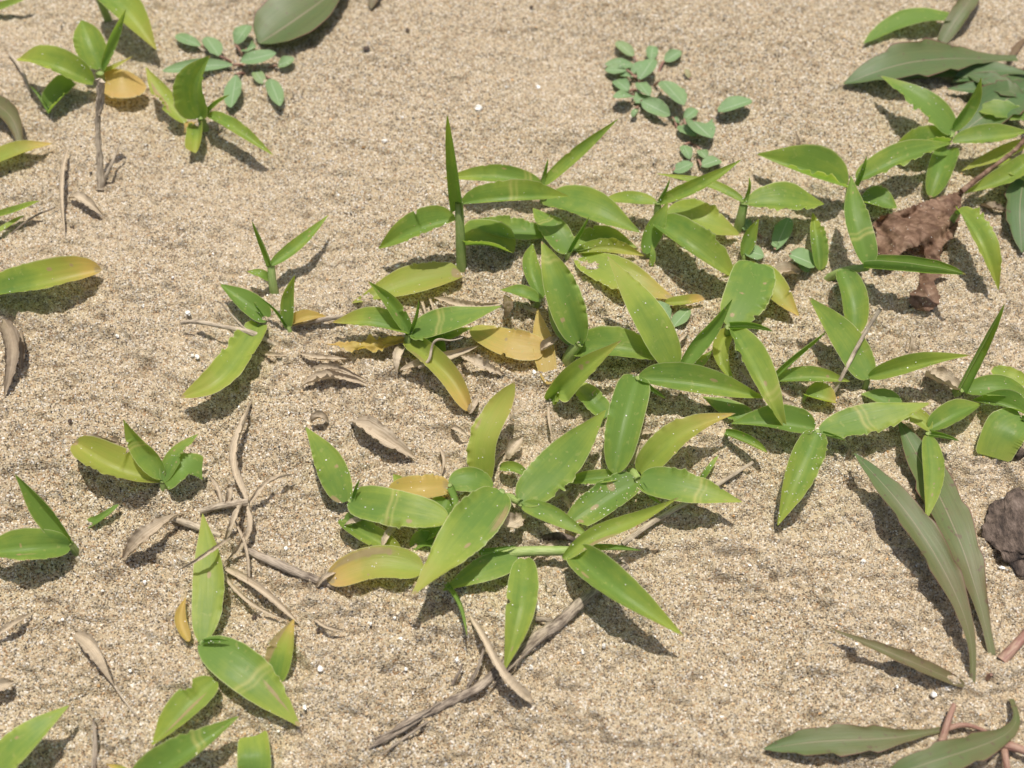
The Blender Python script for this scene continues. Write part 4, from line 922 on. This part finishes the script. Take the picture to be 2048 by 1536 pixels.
for pts, W, lab in [([(842, 598, 1), (850, 620, 4), (858, 645, 1)], 8, 'thin straw sliver between the yellow-green leaf and the five-leaved shoot'),
                    ([(858, 592, 1), (866, 618, 5), (872, 640, 1)], 7, 'second thin straw sliver above the five-leaved shoot'),
                    ([(1040, 612, 2), (1065, 625, 4), (1092, 632, 1)], 10, 'dark thin straw under the small curled leaf'),
                    ([(880, 900, 1), (888, 925, 4), (882, 955, 1)], 9, 'brownish straw wisp beside the olive leaf'),
                    ([(1480, 738, 1), (1500, 760, 4), (1530, 782, 1)], 10, 'straw strip under the drooping leaf'),
                    ([(1620, 672, 1), (1638, 690, 4), (1660, 700, 1)], 12, 'pale chaff scrap under the wide V shoot'),
                    ([(1345, 700, 1), (1362, 680, 4), (1378, 668, 1)], 9, 'thin dry chip beside the folded upright leaf'),
                    ([(1060, 1120, 2), (1085, 1098, 5), (1120, 1088, 2)], 12, 'grey dry scrap against the thick horizontal stem'),
                    ([(630, 1240, 1), (655, 1255, 4), (690, 1262, 1)], 10, 'loose pale chaff strip on sand below the dying orange leaf'),
                    ([(520, 700, 1), (548, 712, 3), (590, 712, 1)], 10, 'pale chaff strip in front of the sickle-shaped leaf'),
                    ([(1010, 900, 1), (990, 925, 4), (985, 950, 1)], 9, 'pale thin husk between the olive leaf and a small half-rolled leaf')]:
    husk('dry_leaf', lab, 'dry leaf', pts, W, HG, shape='strap')
# dry straw tuft
c = px(492, 1005, 0); e = empty('dry_straw_tuft', c); tag(e, 'dead straw-coloured shoot with curled narrow blades spreading from one node', 'dry plant')
tube('stalk', e, c, [(402, 1022, 2), (450, 1010, 6), (497, 1004, 6)], [8, 9, 10], M_STRAW, rough=.1)
for pts, W, kw in [([(490, 1002, 6), (468, 930, 12), (485, 860, 10), (508, 792, 3)], 24, {}), ([(498, 1004, 6), (540, 965, 11), (592, 948, 9)], 13, {'age': (.2, .9)}),
                   ([(490, 1005, 6), (470, 1040, 9), (446, 1080, 2)], 20, {}), ([(500, 1008, 6), (500, 1050, 8), (448, 1125, 1)], 22, {}),
                   ([(472, 1040, 5), (492, 1090, 8), (494, 1190, 1)], 13, {}), ([(462, 1078, 6), (410, 1112, 22), (350, 1142, 18)], 15, {}),
                   ([(440, 1010, 5), (436, 980, 9), (420, 948, 8)], 16, {'age': (.6, 1.1)}), ([(450, 1008, 6), (462, 985, 9), (455, 970, 6)], 22, {})]:
    blade('blade', e, c, pts, W * .62, mat=M_DRY, shape='strap', phi=1.3, teeth=0, wave=.06, crumple=.2, twist=120, age=kw.get('age', (.4, .6)))

def twig(label, pts, rad, mat, rough=.14, extra=(), name='twig', cat='twig'):
    b3 = px(pts[0][0], pts[0][1], 0)
    if not extra:
        o = tube(name, None, b3, pts, rad, mat, rough=rough, sides=12); return tag(o, label, cat, 'twigs and dead stalks on the sand')
    e = empty(name, b3); tag(e, label, cat, 'twigs and dead stalks on the sand')
    tube('stalk', e, b3, pts, rad, mat, rough=rough, sides=12)
    for p, r in extra: tube('side_shoot', e, b3, p, r, mat, rough=rough, sides=8)
twig('thickest weathered grey twig, frayed at one end, under the slit leaf', [(728, 1500, 2), (850, 1428, 3), (960, 1372, 3), (1050, 1295, 3), (1120, 1245, 3), (1180, 1190, 3), (1252, 1132, 2)], [3, 9, 10, 12, 15, 12, 8], M_TWIG, .34,
     extra=[([(712, 1508, 1), (775, 1478, 3), (850, 1432, 3)], [2, 4, 4]), ([(740, 1480, 1), (800, 1455, 4), (880, 1405, 4)], [2, 4, 4]), ([(760, 1512, 1), (800, 1482, 2), (860, 1440, 3)], [1.5, 3, 3]), ([(980, 1375, 4), (1040, 1318, 6), (1095, 1268, 5)], [2, 4, 4]), ([(935, 1375, 4), (958, 1330, 8), (968, 1295, 9)], [5, 4, 3]), ([(905, 1368, 3), (918, 1345, 6), (925, 1328, 7)], [4, 3, 2]),
            ([(1215, 1150, 3), (1232, 1128, 4), (1245, 1114, 4)], [5, 4, 3]), ([(1072, 1238, 2), (1095, 1240, 3), (1112, 1246, 3)], [7, 6, 6])])
twig('thin straight pale twig running under the glossy leaf', [(1506, 924, 3), (1400, 990, 3), (1300, 1048, 3), (1245, 1088, 2)], [4, 6, 7, 7], M_STRAW, .12)
twig('dark grey twig end running to the shrivelled orange leaf', [(488, 1098, 1), (560, 1130, 4), (620, 1155, 3), (672, 1172, 1)], [8, 10, 10, 8], M_TWIG, .18)
twig('pale grey twig piece half buried behind the upright leaf', [(340, 1036, 1), (385, 1050, 4), (442, 1072, 2)], [6, 9, 7], M_STRAW, .12)
twig('thin grey twig standing across the V-shaped shoot', [(1660, 800, 1), (1690, 742, 12), (1725, 675, 22), (1762, 616, 30)], [4, 5, 5, 5], M_STRAW, .1)
twig('short dark twig upright on sand near the broad slanting grass leaf', [(186, 1545, 1), (190, 1490, 4), (186, 1436, 6)], [7, 6, 2], M_TWIG, .15)
twig('erect broken brown stub of a dead stalk standing in sand', [(202, 378, -1), (199, 320, 10), (195, 250, 24), (203, 162, 42)], [11, 7, 6, 9], M_STRAW, .3,
     extra=[([(208, 362, 1), (220, 335, 6), (240, 285, 14)], [5, 4, 2]), ([(198, 230, 28), (206, 200, 34), (196, 158, 42)], [4, 5, 6])])
twig('folded dry stalk crossing the base of the sickle-shaped leaf', [(363, 645, 7), (400, 644, 11), (440, 652, 11), (500, 665, 8), (550, 690, 1)], [5, 6, 5, 8, 4], M_STRAW, .2,
     extra=[([(440, 604, 16), (465, 632, 13), (492, 660, 9)], [2, 2.5, 3])], name='dry_stalk', cat='dry stalk')
twig('thin brown dry stalk lying behind the tiny two-bladed shoot', [(578, 656, 2), (650, 638, 5), (735, 632, 4)], [3, 6, 4], M_TWIG, .2, name='dry_stalk', cat='dry stalk')
twig('pale kinked tendril arching over the yellowing drooping leaf', [(838, 735, 10), (858, 720, 13), (866, 688, 18), (872, 681, 20), (900, 681, 22), (926, 675, 22)], [4, 4, 3, 3, 2, 1.5], M_STRAW, .1, name='dry_tendril', cat='tendril')
twig('fine pale rootlet curling beside the slit leaf', [(1094, 1150, 2), (1098, 1175, 3), (1112, 1180, 1)], [2, 2, 1.5], M_STRAW, .1, name='dry_tendril', cat='tendril')
twig('dark grey bark splinter under the half-rolled leaf', [(1080, 1080, 2), (1110, 1072, 4), (1150, 1080, 2)], [6, 9, 5], M_BARK, .3)
twig('pale split stalk end beside the twisted upright leaf', [(1180, 1062, 2), (1212, 1052, 3), (1244, 1040, 2)], [6, 6, 5], M_STRAW, .15, name='dry_stalk', cat='dry stalk')
twig('thin grey dry twig end beside the shoot with the orange leaf', [(20, 108, 2), (50, 155, 4), (62, 190, 1)], [5, 5, 3], M_STRAW, .15)
twig('thin straw stalk lying under the two thin bright blades', [(20, 470, 1), (70, 432, 3), (110, 415, 2)], [2, 2.5, 2], M_TWIG, .1, name='dry_stalk', cat='dry stalk')

# dark flaky bark lump
def lump(name, label, cat, centre, rx, ry, h, mat, seed, group=None, n=22, rough=.25):
    c = px(*centre, 0); ppm = FPX / ((c - CAM) @ FWD)
    r = np.random.default_rng(seed)
    th = np.linspace(0, np.pi, n // 2 + 1); ph = np.linspace(0, 2 * np.pi, n, endpoint=False)
    TH, PH = np.meshgrid(th, ph, indexing='ij')
    d = np.stack([np.sin(TH) * np.cos(PH), np.sin(TH) * np.sin(PH), np.cos(TH)], -1)
    k = 1 + rough * sum(a * np.sin((d + .35 * np.sin(d[..., ::-1] * 3 + i)) @ r.normal(size=3) * f + r.uniform(0, 6)) for i, (a, f) in enumerate(((.6, 1.5), (.4, 2.5), (.3, 3.5), (.25, 5), (.2, 7), (.16, 9), (.12, 13), (.12, 17), (.1, 22))))
    R = np.array([rx / ppm, ry / ppm / math.sin(DEP), h])
    V = d * k[..., None] * R
    V[..., 2] = np.maximum(V[..., 2] + h * .45, -.3 * h)
    ang = r.uniform(0, 6.28) if rx == ry else 0
    V[..., :2] = V[..., :2] @ np.array([[math.cos(ang), math.sin(ang)], [-math.sin(ang), math.cos(ang)]])
    o = mesh_from(name, (V + c).reshape(-1, 3), grid_faces(len(th), n, True)[:, ::-1], mat, None, c, smooth=name == 'bark_piece',
                  uv=np.stack([TH / 3.14, PH / 6.28], -1).reshape(-1, 2))
    return tag(o, label, cat, group)
lump('bark_piece', 'large dark grey-brown flaky piece of bark on sand beside long toothed leaves', 'bark', (2030, 1065), 62, 68, .0035, M_BARK, 3, n=64, rough=.2)
lump('bark_piece', 'small dark bark crumb near the torn wide leaf', 'bark', (2025, 905), 26, 14, .003, M_BARK, 5, n=20, rough=.4)

# white shell fragments big enough to pick out
for i, (x, y, s, sx) in enumerate([(1076, 175, 7, 1), (957, 217, 8, 1.3), (770, 284, 6, 1.4), (853, 392, 6, 1), (676, 391, 4, 1), (795, 533, 5, 1.4), (914, 1321, 10, .8), (812, 1338, 5, 1),
                                   (642, 1338, 6, 1.2), (742, 1248, 6, .8), (790, 1236, 5, 1), (1728, 1124, 8, 1.1), (2004, 1137, 7, 1.5), (1893, 1376, 9, 1.3), (1866, 1390, 8, 1.2), (1793, 1373, 5, 1),
                                   (1208, 1293, 8, .7), (1166, 1303, 6, 1), (1347, 1483, 6, .8), (1083, 1454, 5, .8), (1135, 1530, 13, .6), (1075, 1215, 9, 1), (291, 1165, 5, 1), (127, 1240, 5, 1),
                                   (84, 1285, 6, 1), (260, 1342, 5, 1.2), (610, 1415, 6, 1), (727, 1500, 6, 1.2), (770, 797, 6, .8), (1662, 487, 5, 1), (1862, 704, 4, 1), (235, 672, 6, .9), (1063, 1335, 6, 1),
                                   (385, 712, 5, 1), (377, 627, 6, 1.4), (287, 613, 5, 1), (478, 815, 4, 1), (395, 715, 6, 1), (7, 878, 4, 1), (520, 930, 5, 1), (572, 1098, 6, 1), (1068, 745, 6, 1)]):
    lump('shell_fragment', 'tiny white shell fragment on the sand', 'shell fragment', (x, y), s * sx * .62, s * .62 + 1e-4 * i, s * .00012, M_SHELL, 50 + i, 'tiny white shell fragments', n=10, rough=.45)
for i, (x, y, s) in enumerate([(733, 97, 6), (815, 60, 4), (508, 1235, 5), (560, 1362, 6), (140, 842, 4), (1063, 16, 4), (636, 1260, 4)]):
    lump('dark_crumb', 'small dark grey crumb lying on the sand', 'crumb', (x, y), s, s * .8, s * .00012, M_BARK, 150 + i, 'small dark crumbs', n=12, rough=.35)

# ------------------------------------------------------------------ loose grains (uncountable)
def grains(name, P, size, label):
    n = len(P)
    oct_v = np.array([[1, 0, 0], [-1, 0, 0], [0, 1, 0], [0, -1, 0], [0, 0, 1], [0, 0, -1]], float)
    oct_f = np.array([[0, 2, 4], [2, 1, 4], [1, 3, 4], [3, 0, 4], [2, 0, 5], [1, 2, 5], [3, 1, 5], [0, 3, 5]])
    a = RNG.uniform(0, 6.28, (n, 1)); q = oct_v[None] * RNG.uniform(.6, 1.25, (n, 6, 1)) * RNG.uniform(.7, 1.2, (n, 1, 3))
    ca, sa = np.cos(a), np.sin(a)
    x = q[..., 0] * ca - q[..., 1] * sa; y = q[..., 0] * sa + q[..., 1] * ca
    t = RNG.uniform(-.7, .7, (n, 1)); z = q[..., 2] * np.cos(t) + y * np.sin(t); y = y * np.cos(t) - q[..., 2] * np.sin(t)
    V = np.stack([x, y, z], -1) * size[:, None, None] + P[:, None]
    F = (oct_f[None] + (np.arange(n) * 6)[:, None, None]).reshape(-1, 3)
    pal = np.array([[.82, .79, .72], [.70, .60, .45], [.60, .45, .27], [.55, .34, .16], [.40, .25, .13], [.06, .055, .05], [.16, .14, .12], [.88, .87, .84]])
    wts = np.array([.16, .20, .22, .12, .06, .12, .06, .06]) if 'ground' in name or 'loose' in name else np.array([.45, .2, .1, .02, 0, .03, 0, .2])
    c = pal[RNG.choice(8, n, p=wts / wts.sum())] * RNG.uniform(.85, 1.12, (n, 1))
    C4 = np.concatenate([np.repeat(np.clip(c, 0, 1), 6, 0), np.ones((n * 6, 1))], 1)
    o = mesh_from(name, V.reshape(-1, 3), F, M_GRAIN, smooth=False, attrs={'grain_colour': ('FLOAT_COLOR', C4)})
    return tag(o, label, 'sand grains', kind='stuff')
N = 110000
gx = RNG.uniform(-.28, .28, N); gy = RNG.uniform(-.175, .25, N)
gs = np.clip(RNG.lognormal(math.log(.00020), .42, N), .00012, .0008)
GZ = ground0(gx, gy) + ground_fine(gx, gy)
grains('loose_sand_grains', np.stack([gx, gy, GZ + gs * .45], -1), gs, 'loose coarse sand grains of white, orange and black over the sand')
if LEAF_SURF:
    P = np.array(LEAF_SURF); grains('sand_grains_on_leaves', P, RNG.uniform(.00014, .00030, len(P)), 'pale sand grains stuck on the leaves')
